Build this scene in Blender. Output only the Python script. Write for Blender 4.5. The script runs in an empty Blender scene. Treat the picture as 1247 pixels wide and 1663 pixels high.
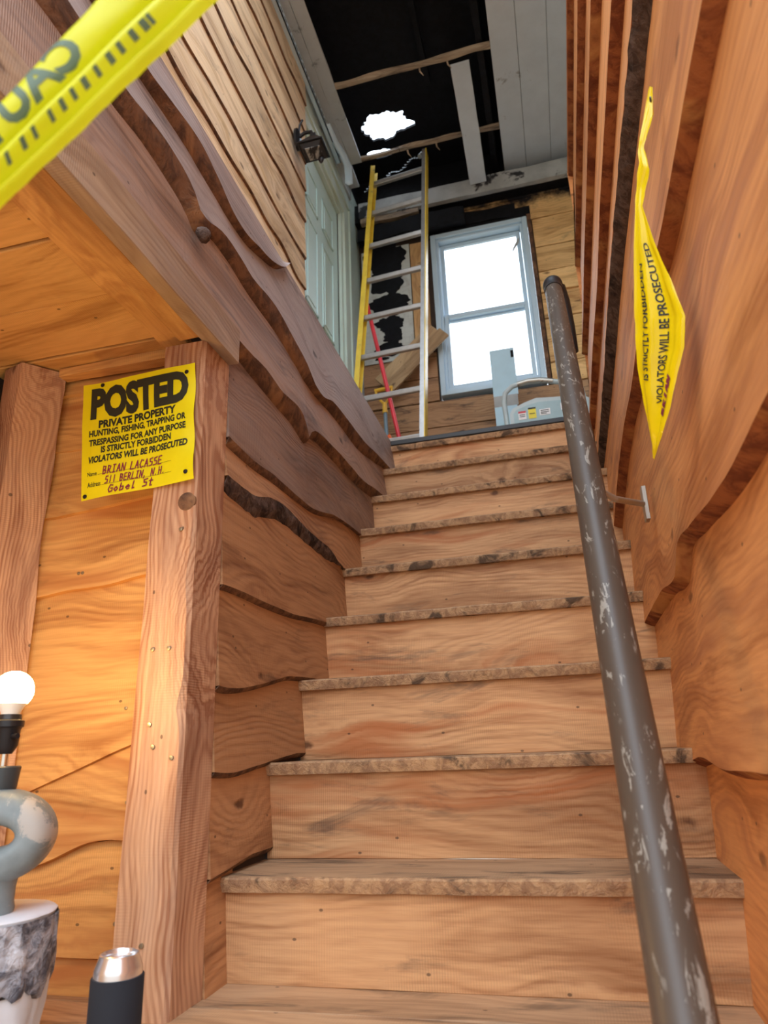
import bpy, bmesh, math, random
from mathutils import Vector, Matrix, noise
random.seed(7)
sc = bpy.context.scene
COL = sc.collection

# ------------------------------------------------------------------ camera, sky, exposure
FLOOR = -0.41            # the camera stands at the origin, the porch floor is 0.41 m below it
F_PX = 1115.0
CAM_R = ((0.96761849, -0.11466279, -0.22487085),
         (0.24984819, 0.30829703, 0.91789369),
         (-0.03592124, -0.94435448, 0.3269622))
cam_d = bpy.data.cameras.new('camera'); cam = bpy.data.objects.new('camera', cam_d); COL.objects.link(cam)
m = Matrix.Identity(4)
for i in range(3):
    m[i][0] = CAM_R[i][0]; m[i][1] = -CAM_R[i][1]; m[i][2] = -CAM_R[i][2]
cam.matrix_world = m
cam_d.sensor_fit = 'VERTICAL'; cam_d.sensor_height = 36.0; cam_d.lens = 36.0 * F_PX / 1663.0
cam_d.clip_start = 0.02; cam_d.clip_end = 200
cam_d.dof.use_dof = True; cam_d.dof.focus_distance = 1.7; cam_d.dof.aperture_fstop = 5.0
sc.camera = cam

world = bpy.data.worlds.new('sky'); sc.world = world; world.use_nodes = True
wn = world.node_tree; wn.nodes.clear()
wo = wn.nodes.new('ShaderNodeOutputWorld'); wb = wn.nodes.new('ShaderNodeBackground')
tcw = wn.nodes.new('ShaderNodeTexCoord'); sx = wn.nodes.new('ShaderNodeSeparateXYZ'); rw = wn.nodes.new('ShaderNodeValToRGB')
wn.links.new(tcw.outputs['Generated'], sx.inputs[0]); wn.links.new(sx.outputs['Z'], rw.inputs[0])
rw.color_ramp.elements[0].position = 0.08; rw.color_ramp.elements[0].color = (0.20, 0.18, 0.15, 1)   # dark low band added to cut horizon light, for unseen trees and houses
rw.color_ramp.elements[1].position = 0.75; rw.color_ramp.elements[1].color = (0.74, 0.86, 1.0, 1)
e_ = rw.color_ramp.elements.new(0.42); e_.color = (0.86, 0.92, 1.0, 1)
wn.links.new(rw.outputs[0], wb.inputs['Color']); wb.inputs['Strength'].default_value = 3.4
wn.links.new(wb.outputs[0], wo.inputs['Surface'])
vs = sc.view_settings
vs.view_transform = 'Standard'; vs.look = 'None'; vs.gamma = 1.0; vs.use_curve_mapping = False; vs.exposure = 0.6

# ------------------------------------------------------------------ node helpers
def srgb(r, g, b):
    f = lambda c: (c / 255 / 12.92) if c / 255 <= 0.04045 else ((c / 255 + 0.055) / 1.055) ** 2.4
    return (f(r), f(g), f(b), 1)

class NT:
    def __init__(s, name):
        s.mat = bpy.data.materials.new(name); s.mat.use_nodes = True
        s.t = s.mat.node_tree; s.t.nodes.clear()
        s.out = s.t.nodes.new('ShaderNodeOutputMaterial'); s.b = s.t.nodes.new('ShaderNodeBsdfPrincipled')
        s.t.links.new(s.b.outputs[0], s.out.inputs['Surface'])
    def put(s, sock, v):
        if isinstance(v, bpy.types.NodeSocket): s.t.links.new(v, sock)
        else: sock.default_value = v
    def node(s, kind, **kw):
        n = s.t.nodes.new(kind)
        for k, v in kw.items(): setattr(n, k, v)
        return n
    def math(s, op, a, b=0.0, c=None, clamp=False):
        n = s.node('ShaderNodeMath', operation=op, use_clamp=clamp); s.put(n.inputs[0], a); s.put(n.inputs[1], b)
        if c is not None: s.put(n.inputs[2], c)
        return n.outputs[0]
    def vec(s, x, y, z):
        n = s.node('ShaderNodeCombineXYZ'); s.put(n.inputs[0], x); s.put(n.inputs[1], y); s.put(n.inputs[2], z); return n.outputs[0]
    def noise(s, v, scale, detail=3, rough=0.55, dist=0.0):
        n = s.node('ShaderNodeTexNoise'); s.put(n.inputs['Vector'], v); s.put(n.inputs['Scale'], scale)
        n.inputs['Detail'].default_value = detail; n.inputs['Roughness'].default_value = rough; n.inputs['Distortion'].default_value = dist
        return n.outputs['Fac']
    def map(s, v, a, b, c=0.0, d=1.0, smooth=True):
        n = s.node('ShaderNodeMapRange', interpolation_type='SMOOTHSTEP' if smooth else 'LINEAR'); s.put(n.inputs[0], v)
        for i, q in enumerate((a, b, c, d)): s.put(n.inputs[i + 1], q)
        return n.outputs[0]
    def mix(s, f, a, b, mode='MIX'):
        n = s.node('ShaderNodeMix', data_type='RGBA', blend_type=mode); s.put(n.inputs[0], f); s.put(n.inputs[6], a); s.put(n.inputs[7], b)
        return n.outputs[2]
    def bump(s, h, strength, dist=0.002):
        n = s.node('ShaderNodeBump'); s.put(n.inputs['Height'], h); n.inputs['Strength'].default_value = strength; n.inputs['Distance'].default_value = dist
        s.t.links.new(n.outputs[0], s.b.inputs['Normal'])
    def coords(s):
        tc = s.node('ShaderNodeTexCoord'); sp = s.node('ShaderNodeSeparateXYZ'); s.t.links.new(tc.outputs['Object'], sp.inputs[0])
        return tc.outputs['Object'], sp.outputs[0], sp.outputs[1], sp.outputs[2]

def wood(name, light, dark, axis='X', stain=(0.1, 0.07, 0.05, 1), stain_amt=0.6, stain_at=0.56, ring=1.0, freq=330.0, rough=0.62,
         knot=1.0, saw=0.5, red=None, grey=0.0, vary=0.18, spread=1.0, char=None, bump=0.5):
    n = NT(name); _, x, y, z = n.coords()
    oi = n.node('ShaderNodeObjectInfo'); rnd = oi.outputs['Random']
    L, A, B = {'X': (x, z, y), 'Y': (y, z, x), 'Z': (z, x, y), 'T': (x, y, z)}[axis]
    L = n.math('MULTIPLY_ADD', rnd, 17.0, L); A0 = A
    A = n.math('MULTIPLY_ADD', rnd, 5.3, A); B = n.math('MULTIPLY_ADD', rnd, 3.1, B)
    Ls = n.math('MULTIPLY', L, 0.8)
    wv = n.vec(Ls, n.math('MULTIPLY', A, 1.8), n.math('MULTIPLY', B, 1.8))
    warp = n.noise(wv, 1.9, 2, 0.5)
    vor = n.node('ShaderNodeTexVoronoi', voronoi_dimensions='2D'); n.put(vor.inputs['Vector'], n.vec(n.math('MULTIPLY', L, 1.45), n.math('MULTIPLY', A, 3.1), 0.0))
    vor.inputs['Scale'].default_value = 1.0
    jit = n.noise(n.vec(L, A, B), 40, 2)
    d = n.math('MULTIPLY_ADD', jit, 0.06, vor.outputs['Distance'])
    kb = n.map(d, 0.36, 0.03)
    h = n.math('MULTIPLY_ADD', warp, 0.26 * spread, n.math('MULTIPLY_ADD', B, 0.5, A))
    h = n.math('MULTIPLY_ADD', kb, 0.055 * knot, h)
    fine = n.noise(n.vec(n.math('MULTIPLY', L, 9), n.math('MULTIPLY', A, 150), n.math('MULTIPLY', B, 150)), 1.0, 3, 0.6)
    h2 = n.math('MULTIPLY_ADD', fine, 0.004, h)
    rg = n.math('MULTIPLY_ADD', n.math('SINE', n.math('MULTIPLY', h2, freq)), 0.5, 0.5)
    rg = n.math('POWER', rg, 1.8)
    amp = n.noise(n.vec(Ls, n.math('MULTIPLY', A, 4), B), 3.0, 2)
    amp = n.map(amp, 0.35, 0.65, 0.25, 1.0)
    rg = n.math('MULTIPLY', rg, amp)
    broad = n.noise(n.vec(n.math('MULTIPLY', L, 1.1), n.math('MULTIPLY', h, 7), B), 1.3, 4, 0.62, 0.5)
    g = n.math('MULTIPLY_ADD', rg, 0.75 * ring, n.math('MULTIPLY', n.map(fine, 0.35, 0.68), 0.5))
    colr = n.mix(n.math('MINIMUM', g, 1.0), light, dark)
    colr = n.mix(n.map(broad, 0.38, 0.66, 0.55, 0.0), colr, (light[0] * 1.16, light[1] * 1.2, light[2] * 1.25, 1))
    colr = n.mix(n.map(broad, 0.48, 0.68, 0.0, 0.5), colr, (dark[0] * 0.72, dark[1] * 0.66, dark[2] * 0.62, 1))
    if red is not None:   # heartwood streaks
        rs = n.map(n.noise(n.vec(n.math('MULTIPLY', L, 0.7), n.math('MULTIPLY', h, 6), B), 1.7, 3, 0.6, 0.4), 0.5, 0.72)
        colr = n.mix(n.math('MULTIPLY', rs, 0.9), colr, red)
    st = n.noise(n.vec(n.math('MULTIPLY', L, 1.6), n.math('MULTIPLY', A, 6), n.math('MULTIPLY', B, 6)), 2.2, 5, 0.68, 0.6)
    stm = n.map(st, stain_at, stain_at + 0.2, 0.0, stain_amt)
    colr = n.mix(stm, colr, stain)
    if grey:
        gy = n.map(n.noise(n.vec(n.math('MULTIPLY', L, 2.0), n.math('MULTIPLY', A, 9), B), 1.5, 4, 0.6), 0.35, 0.7, 0.1, 1.0)
        colr = n.mix(n.math('MULTIPLY', gy, grey), colr, (0.30, 0.27, 0.27, 1))
    kc = n.map(d, 0.072, 0.038, 0.0, 0.85 * min(1, knot))
    colr = n.mix(kc, colr, (dark[0] * 0.28, dark[1] * 0.24, dark[2] * 0.25, 1))
    v2 = n.node('ShaderNodeTexVoronoi', voronoi_dimensions='2D'); n.put(v2.inputs['Vector'], n.vec(n.math('MULTIPLY', L, 4.5), n.math('MULTIPLY', A, 7), 0.0)); v2.inputs['Scale'].default_value = 1.0
    dots = n.map(v2.outputs['Distance'], 0.022, 0.014, 0.0, 0.7)
    colr = n.mix(dots, colr, (0.05, 0.03, 0.02, 1))
    sawv = n.math('SINE', n.math('MULTIPLY', n.math('MULTIPLY_ADD', jit, 0.003, L), 1250.0))
    sawm = n.math('MULTIPLY', n.map(n.noise(n.vec(L, A, B), 5.0, 2), 0.4, 0.7), saw)
    sw = n.math('MULTIPLY_ADD', n.math('MULTIPLY', sawv, sawm), 0.12, 1.0)
    if vary:
        sw = n.math('MULTIPLY', sw, n.math('MULTIPLY_ADD', rnd, vary * 2, 1.0 - vary))
    colr = n.mix(1.0, colr, n.node('ShaderNodeCombineColor').outputs[0] if False else n.vec(sw, sw, sw), 'MULTIPLY')
    if char is not None:   # scorched part: (axis, from, to) with black beyond "to"
        ax, a, b = char; src = {'X': x, 'Y': y, 'Z': z}[ax]
        cm = n.map(n.math('MULTIPLY_ADD', n.noise(n.vec(x, y, z), 6, 5, 0.7), 0.45, src), a + 0.22, b + 0.22)
        colr = n.mix(cm, colr, (0.006, 0.006, 0.009, 1))
    n.put(n.b.inputs['Base Color'], colr); n.b.inputs['Roughness'].default_value = rough
    n.b.inputs['Specular IOR Level'].default_value = 0.3
    hh = n.math('MULTIPLY_ADD', rg, -0.35, n.math('MULTIPLY_ADD', fine, 0.5, n.math('MULTIPLY_ADD', n.math('MULTIPLY', sawv, sawm), 0.25, n.math('MULTIPLY', kc, -1.0))))
    n.bump(hh, bump, 0.0015)
    return n.mat

def bark(name, c1, c2, c3, scale=1.0, strength=0.9, axis='Y'):
    n = NT(name); v, x, y, z = n.coords()
    a = n.noise(v, 22 * scale, 6, 0.7, 0.5); b = n.noise(v, 7 * scale, 4, 0.6, 0.8)
    col = n.mix(n.map(a, 0.4, 0.62), c1, c2); col = n.mix(n.map(b, 0.52, 0.66), col, c3)
    n.put(n.b.inputs['Base Color'], col); n.b.inputs['Roughness'].default_value = 0.85; n.b.inputs['Specular IOR Level'].default_value = 0.2
    n.bump(n.math('ADD', a, b), strength, 0.012)
    return n.mat

def paint(name, col, rough=0.5, metal=0.0, var=0.06, scale=12, dirt=None, dirt_at=0.6, bumpy=0.0, spec=0.5, emit=None, emit_s=0.0):
    n = NT(name); v, x, y, z = n.coords()
    f = n.noise(v, scale, 4, 0.6)
    c = n.mix(n.map(f, 0.25, 0.75), tuple(q * (1 - var) for q in col[:3]) + (1,), tuple(min(1, q * (1 + var)) for q in col[:3]) + (1,))
    if dirt is not None:
        c = n.mix(n.map(n.noise(v, scale * 0.6, 6, 0.7, 0.5), dirt_at, dirt_at + 0.06), c, dirt)
    n.put(n.b.inputs['Base Color'], c); n.b.inputs['Roughness'].default_value = rough; n.b.inputs['Metallic'].default_value = metal
    n.b.inputs['Specular IOR Level'].default_value = spec
    if bumpy: n.bump(f, bumpy, 0.003)
    if emit is not None:
        n.b.inputs['Emission Color'].default_value = emit; n.b.inputs['Emission Strength'].default_value = emit_s
    return n.mat

# ------------------------------------------------------------------ mesh helpers
class MB:
    def __init__(s): s.v = []; s.f = []
    def add(s, vs, fs):
        o = len(s.v); s.v += [tuple(p) for p in vs]; s.f += [tuple(i + o for i in f) for f in fs]; return s
    def box(s, a, b, M=None):
        x0, y0, z0 = (min(a[i], b[i]) for i in range(3)); x1, y1, z1 = (max(a[i], b[i]) for i in range(3))
        vs = [Vector(p) for p in ((x0, y0, z0), (x1, y0, z0), (x1, y1, z0), (x0, y1, z0), (x0, y0, z1), (x1, y0, z1), (x1, y1, z1), (x0, y1, z1))]
        if M is not None: vs = [M @ p for p in vs]
        return s.add(vs, [(0, 3, 2, 1), (4, 5, 6, 7), (0, 1, 5, 4), (1, 2, 6, 5), (2, 3, 7, 6), (3, 0, 4, 7)])
    def bar(s, p, q, w, h, up=(0, 0, 1)):
        p = Vector(p); q = Vector(q); d = (q - p); L = d.length; d.normalize()
        u = Vector(up); sd = d.cross(u).normalized(); u = sd.cross(d).normalized()
        M = Matrix(((d.x, sd.x, u.x, p.x), (d.y, sd.y, u.y, p.y), (d.z, sd.z, u.z, p.z), (0, 0, 0, 1)))
        return s.box((0, -w / 2, -h / 2), (L, w / 2, h / 2), M)
    def tube(s, pts, r, n=14, cap=True):
        pts = [Vector(p) for p in pts]; rs = r if isinstance(r, (list, tuple)) else [r] * len(pts)
        prev = None; rings = []
        for i, p in enumerate(pts):
            d = (pts[min(i + 1, len(pts) - 1)] - pts[max(i - 1, 0)]).normalized()
            if prev is None:
                a = Vector((0, 0, 1)) if abs(d.z) < 0.9 else Vector((1, 0, 0)); u = d.cross(a).normalized()
            else: u = (prev - d * prev.dot(d)).normalized()
            prev = u; w = d.cross(u)
            rings.append([p + (u * math.cos(t) + w * math.sin(t)) * rs[i] for t in [2 * math.pi * k / n for k in range(n)]])
        vs = [q for r_ in rings for q in r_]; fs = []
        for i in range(len(pts) - 1):
            for k in range(n):
                fs.append((i * n + k, i * n + (k + 1) % n, (i + 1) * n + (k + 1) % n, (i + 1) * n + k))
        if cap: fs.append(tuple(range(n - 1, -1, -1))); fs.append(tuple((len(pts) - 1) * n + k for k in range(n)))
        return s.add(vs, fs)
    def lathe(s, prof, c=(0, 0, 0), n=32, axis=None):
        M = axis or Matrix.Identity(3); c = Vector(c); vs = []; fs = []
        for r, z in prof:
            for k in range(n):
                t = 2 * math.pi * k / n; vs.append(c + M @ Vector((r * math.cos(t), r * math.sin(t), z)))
        m_ = len(prof)
        for i in range(m_ - 1):
            for k in range(n): fs.append((i * n + k, i * n + (k + 1) % n, (i + 1) * n + (k + 1) % n, (i + 1) * n + k))
        fs.append(tuple(range(n - 1, -1, -1))); fs.append(tuple((m_ - 1) * n + k for k in range(n)))
        return s.add(vs, fs)
    def grid(s, rows, closed=False):
        w = len(rows[0]); vs = [p for r_ in rows for p in r_]; fs = []
        for i in range(len(rows) - 1):
            for k in range(w - 1): fs.append((i * w + k, i * w + k + 1, (i + 1) * w + k + 1, (i + 1) * w + k))
        return s.add(vs, fs)
    def build(s, name, mat, parent=None, smooth=False, bevel=0.0, segs=1, origin=None):
        me = bpy.data.meshes.new(name); me.from_pydata(s.v, [], s.f); me.validate(); me.update()
        bm = bmesh.new(); bm.from_mesh(me); bmesh.ops.recalc_face_normals(bm, faces=bm.faces); bm.to_mesh(me); bm.free()
        if smooth:
            for p in me.polygons: p.use_smooth = True
        o = bpy.data.objects.new(name, me); COL.objects.link(o); me.materials.append(mat)
        if parent is not None: o.parent = parent
        if bevel:
            b = o.modifiers.new('bevel', 'BEVEL'); b.width = bevel; b.segments = segs; b.limit_method = 'ANGLE'; b.angle_limit = math.radians(35)
        if smooth:
            try: me.set_sharp_from_angle(angle=math.radians(40))
            except Exception: pass
        return o
def tag(o, label=None, cat=None, group=None, kind=None):
    if label: o['label'] = label
    if cat: o['category'] = cat
    if group: o['group'] = group
    if kind: o['kind'] = kind
    return o
def empty(name, loc=(0, 0, 0)):
    o = bpy.data.objects.new(name, None); COL.objects.link(o); o.empty_display_size = 0.05; return o
def interp(pts, y):
    if y <= pts[0][0]: return pts[0][1]
    if y >= pts[-1][0]: return pts[-1][1]
    for i in range(len(pts) - 1):
        if pts[i][0] <= y <= pts[i + 1][0]:
            a, b = pts[i], pts[i + 1]; t = (y - a[0]) / max(1e-6, b[0] - a[0])
            pa = pts[i - 1] if i else a; pb = pts[i + 2] if i + 2 < len(pts) else b
            ma = (b[1] - pa[1]) / max(1e-6, b[0] - pa[0]) * (b[0] - a[0]); mb = (pb[1] - a[1]) / max(1e-6, pb[0] - a[0]) * (b[0] - a[0])
            return (2 * t**3 - 3 * t**2 + 1) * a[1] + (t**3 - 2 * t**2 + t) * ma + (-2 * t**3 + 3 * t**2) * b[1] + (t**3 - t**2) * mb
def nz(*p): return noise.noise(Vector(p))
def roughbox(a, b, seed=0.0, amp=0.004, axis=0, n=30):
    """a sawn board whose long edges wander a little"""
    mb = MB(); rows = []
    a = [min(a[i], b[i]) for i in range(3)] if False else list(a); b = list(b)
    o1, o2 = [i for i in range(3) if i != axis]
    for k in range(n + 1):
        t = a[axis] + (b[axis] - a[axis]) * k / n; r_ = []
        for i, (u, v) in enumerate(((0, 0), (1, 0), (1, 1), (0, 1), (0, 0))):
            j = i % 4
            p = [0, 0, 0]; p[axis] = t
            p[o1] = (b if u else a)[o1] + amp * nz(t * 5, seed + j * 3.1, 0.3); p[o2] = (b if v else a)[o2] + amp * nz(t * 6, seed + j * 2.7, 7.3)
            r_.append(tuple(p))
        rows.append(r_[:4])
    vs = [p for r_ in rows for p in r_]; fs = []
    for k in range(n):
        for j in range(4): fs.append((k * 4 + j, k * 4 + (j + 1) % 4, (k + 1) * 4 + (j + 1) % 4, (k + 1) * 4 + j))
    fs += [(0, 1, 2, 3), (n * 4 + 3, n * 4 + 2, n * 4 + 1, n * 4)]
    return mb.add(vs, fs)

# ------------------------------------------------------------------ materials
ORANGE_L, ORANGE_D = (0.66, 0.36, 0.165, 1), (0.40, 0.165, 0.06, 1)
M = {}
M['riser'] = wood('riser_pine', (0.60, 0.335, 0.16, 1), (0.33, 0.14, 0.055, 1), 'X', red=(0.42, 0.14, 0.045, 1), stain=(0.09, 0.06, 0.045, 1), stain_amt=0.7, stain_at=0.54, ring=0.8, saw=0.6, bump=0.8)
M['tread'] = wood('worn_tread', (0.50, 0.31, 0.17, 1), (0.27, 0.15, 0.08, 1), 'T', stain=(0.06, 0.045, 0.035, 1), stain_amt=0.85, stain_at=0.47, ring=0.7)
M['tread_edge'] = bark('worn_tread_edge', (0.56, 0.35, 0.19, 1), (0.36, 0.21, 0.12, 1), (0.13, 0.085, 0.055, 1), 1.8, 0.8)
M['right'] = wood('reddish_pine', (0.72, 0.325, 0.115, 1), (0.46, 0.165, 0.05, 1), 'Y', ring=0.8, red=(0.48, 0.19, 0.075, 1), stain=(0.24, 0.11, 0.06, 1), stain_amt=0.4, stain_at=0.6, vary=0.08, knot=0.8)
M['right_edge'] = bark('reddish_wane', (0.36, 0.13, 0.05, 1), (0.17, 0.05, 0.022, 1), (0.52, 0.25, 0.09, 1), 0.7, 0.6)
M['left'] = wood('weathered_pine', (0.34, 0.205, 0.135, 1), (0.16, 0.085, 0.055, 1), 'Y', stain=(0.045, 0.035, 0.035, 1), stain_amt=0.7, stain_at=0.53, saw=1.0, bump=0.9, grey=0.3, vary=0.12)
M['leftlow'] = wood('warm_brown_pine', (0.50, 0.26, 0.12, 1), (0.27, 0.115, 0.05, 1), 'Y', stain=(0.08, 0.045, 0.03, 1), bump=0.8, stain_amt=0.6, stain_at=0.57, vary=0.1)
M['leftdark'] = bark('brown_wane', (0.20, 0.105, 0.06, 1), (0.09, 0.05, 0.035, 1), (0.30, 0.16, 0.08, 1), 0.8, 0.6)
M['bark'] = bark('rough_bark', (0.085, 0.055, 0.045, 1), (0.17, 0.12, 0.10, 1), (0.03, 0.02, 0.018, 1), 2.0, 1.0)
M['leftgrey'] = wood('skylit_grey_pine', (0.36, 0.29, 0.26, 1), (0.19, 0.135, 0.12, 1), 'Y', stain=(0.05, 0.042, 0.045, 1), stain_amt=0.7, stain_at=0.55, saw=1.0, bump=0.9, grey=0.5, vary=0.05)  # weathered grey, with the bluish sky light put into the board colour
M['fascia'] = wood('grey_fascia', (0.44, 0.31, 0.20, 1), (0.29, 0.18, 0.11, 1), 'Y', stain=(0.10, 0.07, 0.06, 1), stain_amt=0.6, stain_at=0.6, grey=0.3, vary=0)
M['nook'] = wood('nook_pine', (0.70, 0.385, 0.13, 1), (0.46, 0.20, 0.06, 1), 'X', red=(0.48, 0.19, 0.06, 1), stain=(0.2, 0.1, 0.04, 1), stain_amt=0.45, stain_at=0.6, vary=0.08)
M['nooky'] = wood('nook_pine_trim', (0.70, 0.385, 0.13, 1), (0.46, 0.20, 0.06, 1), 'Y', stain=(0.2, 0.1, 0.04, 1), stain_amt=0.45, stain_at=0.6, vary=0.08)
M['nookceil'] = wood('nook_ceiling_pine', (0.72, 0.41, 0.14, 1), (0.52, 0.25, 0.07, 1), 'T', stain=(0.25, 0.12, 0.04, 1), stain_amt=0.3, stain_at=0.62, vary=0.05)
M['post'] = wood('rough_sawn_fir', (0.66, 0.39, 0.225, 1), (0.33, 0.12, 0.045, 1), 'Z', grey=0.2, ring=1.7, freq=560, stain=(0.12, 0.06, 0.04, 1), stain_amt=0.4, stain_at=0.63, knot=1.4, vary=0.05, bump=0.9)
M['upper'] = wood('bleached_clapboard', (0.80, 0.60, 0.37, 1), (0.46, 0.30, 0.165, 1), 'Y', stain=(0.07, 0.06, 0.06, 1), stain_amt=0.8, stain_at=0.55, red=(0.55, 0.36, 0.17, 1), vary=0.12, grey=0.15)
M['back'] = wood('golden_siding', (0.85, 0.54, 0.23, 1), (0.55, 0.29, 0.10, 1), 'X', stain=(0.09, 0.06, 0.05, 1), stain_amt=0.7, stain_at=0.56, vary=0.12, char=('Z', 3.50, 3.68))
M['backlow'] = wood('dark_siding', (0.46, 0.26, 0.13, 1), (0.22, 0.11, 0.05, 1), 'X', stain=(0.04, 0.03, 0.03, 1), stain_amt=0.85, stain_at=0.5, vary=0.12)  # darker, more blotched siding for the lower boards
M['stud'] = wood('stud_pine', (0.68, 0.42, 0.19, 1), (0.48, 0.26, 0.1, 1), 'Z', stain_amt=0.3, vary=0.05, ring=0.6)
M['scrap'] = wood('scrap_board_pine', (0.58, 0.40, 0.22, 1), (0.36, 0.22, 0.11, 1), 'X', stain_amt=0.5, ring=0.7)
M['batten'] = wood('sooty_batten', (0.46, 0.36, 0.25, 1), (0.2, 0.14, 0.1, 1), 'X', stain=(0.05, 0.04, 0.035, 1), stain_amt=0.9, stain_at=0.5)
M['char'] = paint('charred_wood', (0.003, 0.0035, 0.006), 0.75, var=0.5, scale=30, bumpy=1.0, spec=0.25)
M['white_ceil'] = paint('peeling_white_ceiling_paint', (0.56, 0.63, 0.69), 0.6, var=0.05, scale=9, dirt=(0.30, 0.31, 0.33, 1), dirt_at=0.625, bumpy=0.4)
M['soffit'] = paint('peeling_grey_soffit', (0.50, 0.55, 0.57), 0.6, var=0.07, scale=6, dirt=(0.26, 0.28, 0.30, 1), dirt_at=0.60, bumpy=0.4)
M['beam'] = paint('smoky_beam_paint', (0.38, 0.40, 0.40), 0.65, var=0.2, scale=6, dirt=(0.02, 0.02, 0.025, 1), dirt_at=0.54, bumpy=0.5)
M['vinyl'] = paint('shade_tinted_vinyl', (0.54, 0.72, 0.86), 0.35, var=0.02)  # white vinyl; the bluish dimness of a backlit frame is in the colour
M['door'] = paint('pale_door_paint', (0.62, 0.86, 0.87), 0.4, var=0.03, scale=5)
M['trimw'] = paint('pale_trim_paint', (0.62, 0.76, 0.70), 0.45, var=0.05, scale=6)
M['dark'] = paint('dark_gap', (0.02, 0.016, 0.014), 0.9)
M['sheath'] = paint('dark_sheathing', (0.06, 0.04, 0.03), 0.9)
M['black'] = paint('black_metal', (0.018, 0.018, 0.022), 0.35, metal=0.3, bumpy=0.3)
M['rubber'] = paint('black_rubber', (0.012, 0.012, 0.014), 0.45)
M['alu'] = paint('ladder_aluminium', (0.42, 0.43, 0.43), 0.42, metal=0.7, var=0.1, scale=30)
M['fibre'] = paint('yellow_fibreglass', (0.80, 0.60, 0.06), 0.4, var=0.1, scale=20, dirt=(0.35, 0.27, 0.1, 1), dirt_at=0.63)
M['red'] = paint('red_enamel', (0.80, 0.03, 0.05), 0.35)
M['orange'] = paint('orange_cord_sheath', (0.95, 0.16, 0.02), 0.4)
M['grip'] = paint('yellow_plastic', (0.85, 0.50, 0.04), 0.4)
M['greyshaft'] = paint('blue_grey_shaft', (0.16, 0.24, 0.30), 0.4)
M['panel'] = paint('blue_grey_sheet_metal', (0.42, 0.64, 0.76), 0.45, var=0.04)
M['machine'] = paint('machine_grey_plastic', (0.50, 0.60, 0.62), 0.45)
M['machine2'] = paint('machine_teal_plastic', (0.36, 0.52, 0.56), 0.45)
M['labelw'] = paint('label_white', (0.85, 0.85, 0.85), 0.5)
M['labely'] = paint('label_yellow', (0.85, 0.72, 0.03), 0.5)
M['labelr'] = paint('label_red', (0.6, 0.05, 0.06), 0.5)
M['ink'] = paint('black_ink', (0.018, 0.022, 0.012), 0.6)
M['penink'] = paint('dark_red_marker', (0.22, 0.015, 0.05), 0.6)
M['chrome'] = paint('chrome', (0.8, 0.8, 0.8), 0.15, metal=1.0)
M['galv'] = paint('galvanised_steel', (0.45, 0.43, 0.38), 0.4, metal=0.8, dirt=(0.2, 0.15, 0.1, 1))
M['screw'] = paint('screw_head', (0.4, 0.36, 0.26), 0.35, metal=0.8)
M['ceramic'] = paint('grey_ceramic', (0.20, 0.24, 0.25), 0.5, var=0.25, scale=14, dirt=(0.45, 0.42, 0.38, 1), dirt_at=0.56, bumpy=0.5)
M['darkceramic'] = paint('dark_grey_ceramic', (0.045, 0.055, 0.06), 0.4, var=0.2)
M['koozie'] = paint('black_foam', (0.010, 0.012, 0.018), 0.85, bumpy=0.3)
M['can'] = paint('can_aluminium', (0.80, 0.82, 0.86), 0.25, metal=0.9)
M['bulbneck'] = paint('white_bulb_neck', (0.85, 0.85, 0.82), 0.4)
M['bulb'] = paint('lit_bulb', (1, 0.95, 0.85), 0.4, emit=(1.0, 0.60, 0.20, 1), emit_s=75.0)
M['white_carve'] = paint('white_painted_wood', (0.70, 0.73, 0.78), 0.5, var=0.08, scale=8, bumpy=0.6)
M['stumpbark'] = bark('silvery_bark', (0.42, 0.42, 0.46, 1), (0.10, 0.10, 0.12, 1), (0.62, 0.62, 0.66, 1), 1.6, 1.0)
M['amber'] = paint('amber_varnish', (0.42, 0.24, 0.03), 0.2, var=0.3, scale=20)
M['floorw'] = wood('floor_boards', (0.50, 0.31, 0.17, 1), (0.27, 0.15, 0.08, 1), 'T', stain=(0.06, 0.045, 0.035, 1), stain_amt=0.6, stain_at=0.52, ring=0.7)
M['ground'] = paint('dry_sandy_ground', (0.30, 0.25, 0.19), 0.9, var=0.2, scale=3)

def sheet_mat(name, front, trans=0.25, gloss=0.3, blotch=None):
    n = NT(name); v, x, y, z = n.coords()
    f = n.noise(v, 14, 4); c = n.mix(n.map(f, 0.3, 0.7), tuple(q * 0.93 for q in front[:3]) + (1,), front)
    n.put(n.b.inputs['Base Color'], c); n.b.inputs['Roughness'].default_value = gloss
    tr = n.node('ShaderNodeBsdfTranslucent'); n.put(tr.inputs['Color'], c); mx = n.node('ShaderNodeMixShader'); mx.inputs[0].default_value = trans
    n.t.links.new(n.b.outputs[0], mx.inputs[1]); n.t.links.new(tr.outputs[0], mx.inputs[2]); n.t.links.new(mx.outputs[0], n.out.inputs['Surface'])
    n.bump(f, 0.25, 0.002)
    return n.mat
M['sign'] = sheet_mat('yellow_plastic_sheet', (0.92, 0.82, 0.005, 1), 0.1, 0.45)
M['sign2'] = sheet_mat('glossy_yellow_plastic_sheet', (0.90, 0.70, 0.005, 1), 0.05, 0.13)
M['tape'] = sheet_mat('yellow_tape_film', (0.80, 0.84, 0.02, 1), 0.45, 0.35)
M['tapeink'] = sheet_mat('faded_black_print', (0.10, 0.15, 0.09, 1), 0.1, 0.5)
ng = NT('window_glass'); ng.t.nodes.remove(ng.b)
tp = ng.node('ShaderNodeBsdfTransparent'); gl = ng.node('ShaderNodeBsdfGlossy'); gl.inputs['Roughness'].default_value = 0.02; mg = ng.node('ShaderNodeMixShader'); mg.inputs[0].default_value = 0.06
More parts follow.
